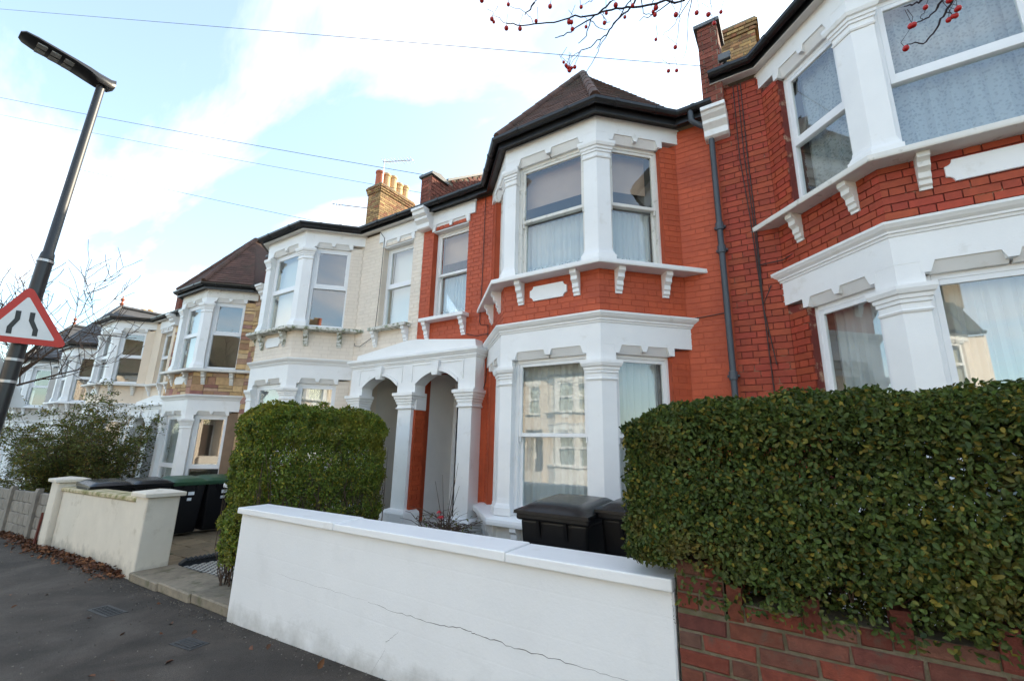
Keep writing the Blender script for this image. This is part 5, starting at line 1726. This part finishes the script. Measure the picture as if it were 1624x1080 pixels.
for fz, pts, r in tw:
    r *= 0.95
    P = [at_range(*fz(a, b), RNG) for a, b in pts]
    if pts[0][1] <= 6:                 # carry the twig up to the limb above
        d = (P[0]-P[1]).normalized()
        best = min((limb[k].lerp(limb[k+1], f) for k in range(3, 7) for f in (0, .25, .5, .75, 1)), key=lambda q: (q-P[0]).length) if fz is Z4 else Vector((.9, 1.75, 3.2)).lerp(Vector((1.2, 1.5, 3.35)), random.random())
        P = [best, best.lerp(P[0], .5)+d*.08+Vector((0, 0, .1))] + P
        rad = [r*1.8, r*1.5]+[r*(1-.55*k/(len(pts)-1)) for k in range(len(pts))]
    else:
        rad = [r*(1-.4*k/(len(pts)-1)) for k in range(len(pts))]
    # subdivide with a slight waver
    Q, q_r = [], []
    for i in range(len(P)-1):
        for k in range(3):
            w = Vector((random.gauss(0, .0025), random.gauss(0, .0025), random.gauss(0, .0025))) if k else Vector()
            Q.append(P[i].lerp(P[i+1], k/3)+w); q_r.append(lerp(rad[i], rad[i+1], k/3))
    Q.append(P[-1]); q_r.append(rad[-1])
    mb.tube(Q, q_r, 6)
bz = [(Z4, p) for p in ((215, 25), (358, 110), (130, 100), (140, 115), (205, 147), (275, 150), (430, 35), (590, 38), (528, 115), (540, 116), (545, 152), (615, 140), (710, 120), (720, 70), (815, 90), (855, 30), (768, 28), (500, 322), (512, 338), (524, 350), (540, 352), (557, 347), (530, 363), (516, 345), (1040, 367), (1082, 365), (975, 205), (1075, 245), (1078, 78), (960, 62), (975, 42), (970, 78), (1185, 68), (1245, 77), (1310, 64), (1275, 122), (78, 4))]
bz += [(Z5, p) for p in ((290, 188), (310, 180), (395, 55), (560, 145), (590, 120), (612, 115), (630, 62), (618, 72), (255, 347), (565, 5))]
bpos = []
for fz, p in bz:
    c_ = at_range(*fz(*p), RNG)
    bpos.append(c_)
    mb.tube([c_, c_+Vector((random.uniform(-.01, .01), random.uniform(-.01, .01), .02)), c_+Vector((random.uniform(-.03, .03), 0, .06))], .0009, 4)
mb.build('twigs', 'dark_twig', bt)['kind'] = 'stuff'
bme = bpy.data.meshes.new('berry')
bm = bmesh.new(); bmesh.ops.create_icosphere(bm, subdivisions=2, radius=1); bm.to_mesh(bme); bm.free()
bme.polygons.foreach_set('use_smooth', [True]*len(bme.polygons)); bme.materials.append(MATS['berry'])
for c_ in bpos:
    o = bpy.data.objects.new('berry', bme); col.objects.link(o); o.parent = bt
    o.location = c_-BTL
    r = random.uniform(.0055, .0088)
    o.scale = (r, r, r*1.12)

def grow(mb, p, d, L_, r, lvl, up=.12):
    st = 5
    pts = [p]
    for k in range(st):
        d = (d+Vector((random.gauss(0, .11), random.gauss(0, .11), random.gauss(up*.5, .06)))).normalized()
        pts.append(pts[-1]+d*L_/st)
    mb.tube(pts, [max(.0045, r*(1-.6*k/st)) for k in range(st+1)], 5 if lvl < 3 else 4, cap=False)
    if lvl == 0: return
    for k in range(1, st+1):
        for b in range(1 if lvl > 1 else 2):
            if random.random() < .22: continue
            a = Vector((random.gauss(0, 1), random.gauss(0, 1), random.gauss(.2, .6))).normalized()
            nd = (d*.75+a*.75).normalized()
            grow(mb, pts[k], nd, L_*random.uniform(.5, .72), r*(1-.6*k/st)*.6, lvl-1, up)
st_ = empty('street_tree', (-11.0, 1.2, gz(-11.0)), 'bare winter street tree behind the lamp post at left', 'tree')
mb = MB(); mb.tube([(0, 0, -.2), (.02, .02, 1.0), (0, .05, 2.0)], [.12, .10, .09], 12); mb.build('trunk', 'bark', st_, smooth=True)
mb = MB()
for i in range(5):
    a = i*1.25+.5
    grow(mb, Vector((0, .05, 1.9+.08*i)), Vector((math.cos(a)*.5, math.sin(a)*.5, 1)).normalized(), 1.75, .045, 3)
mb.build('branches', 'twig', st_, recalc=False)

# ------------------------------------------------------------------ aerials and telephone cables
ta = empty('tv_aerial', (-10.7, 8.45, 9.4), 'television aerial on a mast on the cream house chimney', 'aerial')
mb = MB(); mb.tube([(0, 0, -.6), (0, 0, 1.15)], .016, 8); mb.build('mast', 'metal_dull', ta)
mb = MB(); mb.tube([(-.05, 0, 1.08), (.95, .35, 1.0)], .014, 6)
for k in range(10):
    f = k/9; c_ = Vector((-.02+.95*f, .34*f, 1.08-.08*f))
    mb.tube([c_+Vector((.06, -.17, 0)), c_+Vector((-.06, .17, 0))], .009, 5)
mb.build('yagi', 'metal_dull', ta)
tb = empty('tv_aerial', (-11.2, 8.4, 8.9), 'second aerial on a horizontal arm left of the chimney', 'aerial')
mb = MB(); mb.tube([(0, 0, 0), (-1.25, -.5, .28)], .013, 6); mb.build('arm', 'iron', tb)
mb = MB()
for k in range(4):
    c_ = Vector((-1.25+.1*k, -.5+.04*k, .28)); mb.tube([c_+Vector((0, 0, -.12)), c_+Vector((0, 0, .12))], .006, 5)
mb.build('elements', 'metal_dull', tb)
def wire(a, b, r, label, sag=.15):
    A, B = Vector(a), Vector(b)
    mb = MB()
    pts = [A.lerp(B, k/24)+Vector((0, 0, -sag*4*(k/24)*(1-k/24))) for k in range(25)]
    mb.tube(pts, r, 5)
    tag(mb.build('telephone_cable', 'column_grey'), label, 'cable', 'overhead telephone cables')
g_ = lambda px, py, X: on_x(px, py, X)
wire(on_x(-60, 10, -17), on_y(1120, 106, 5.40), .0045, 'topmost overhead cable running to the brick parapet at right', .0)
wire(on_x(-60, 143, -19), (-5.56, 5.5, 6.52), .0055, 'overhead cable ending at the small parapet between red and cream houses', .05)
wire(on_x(-60, 170, -19), (-5.6, 5.9, 6.3), .004, 'thin overhead cable just below the second one', .05)
wire(on_x(-60, 224, -19), (-7.9, 4.6, 5.8), .0045, 'lowest overhead cable ending at the cream bay gutter', .05)
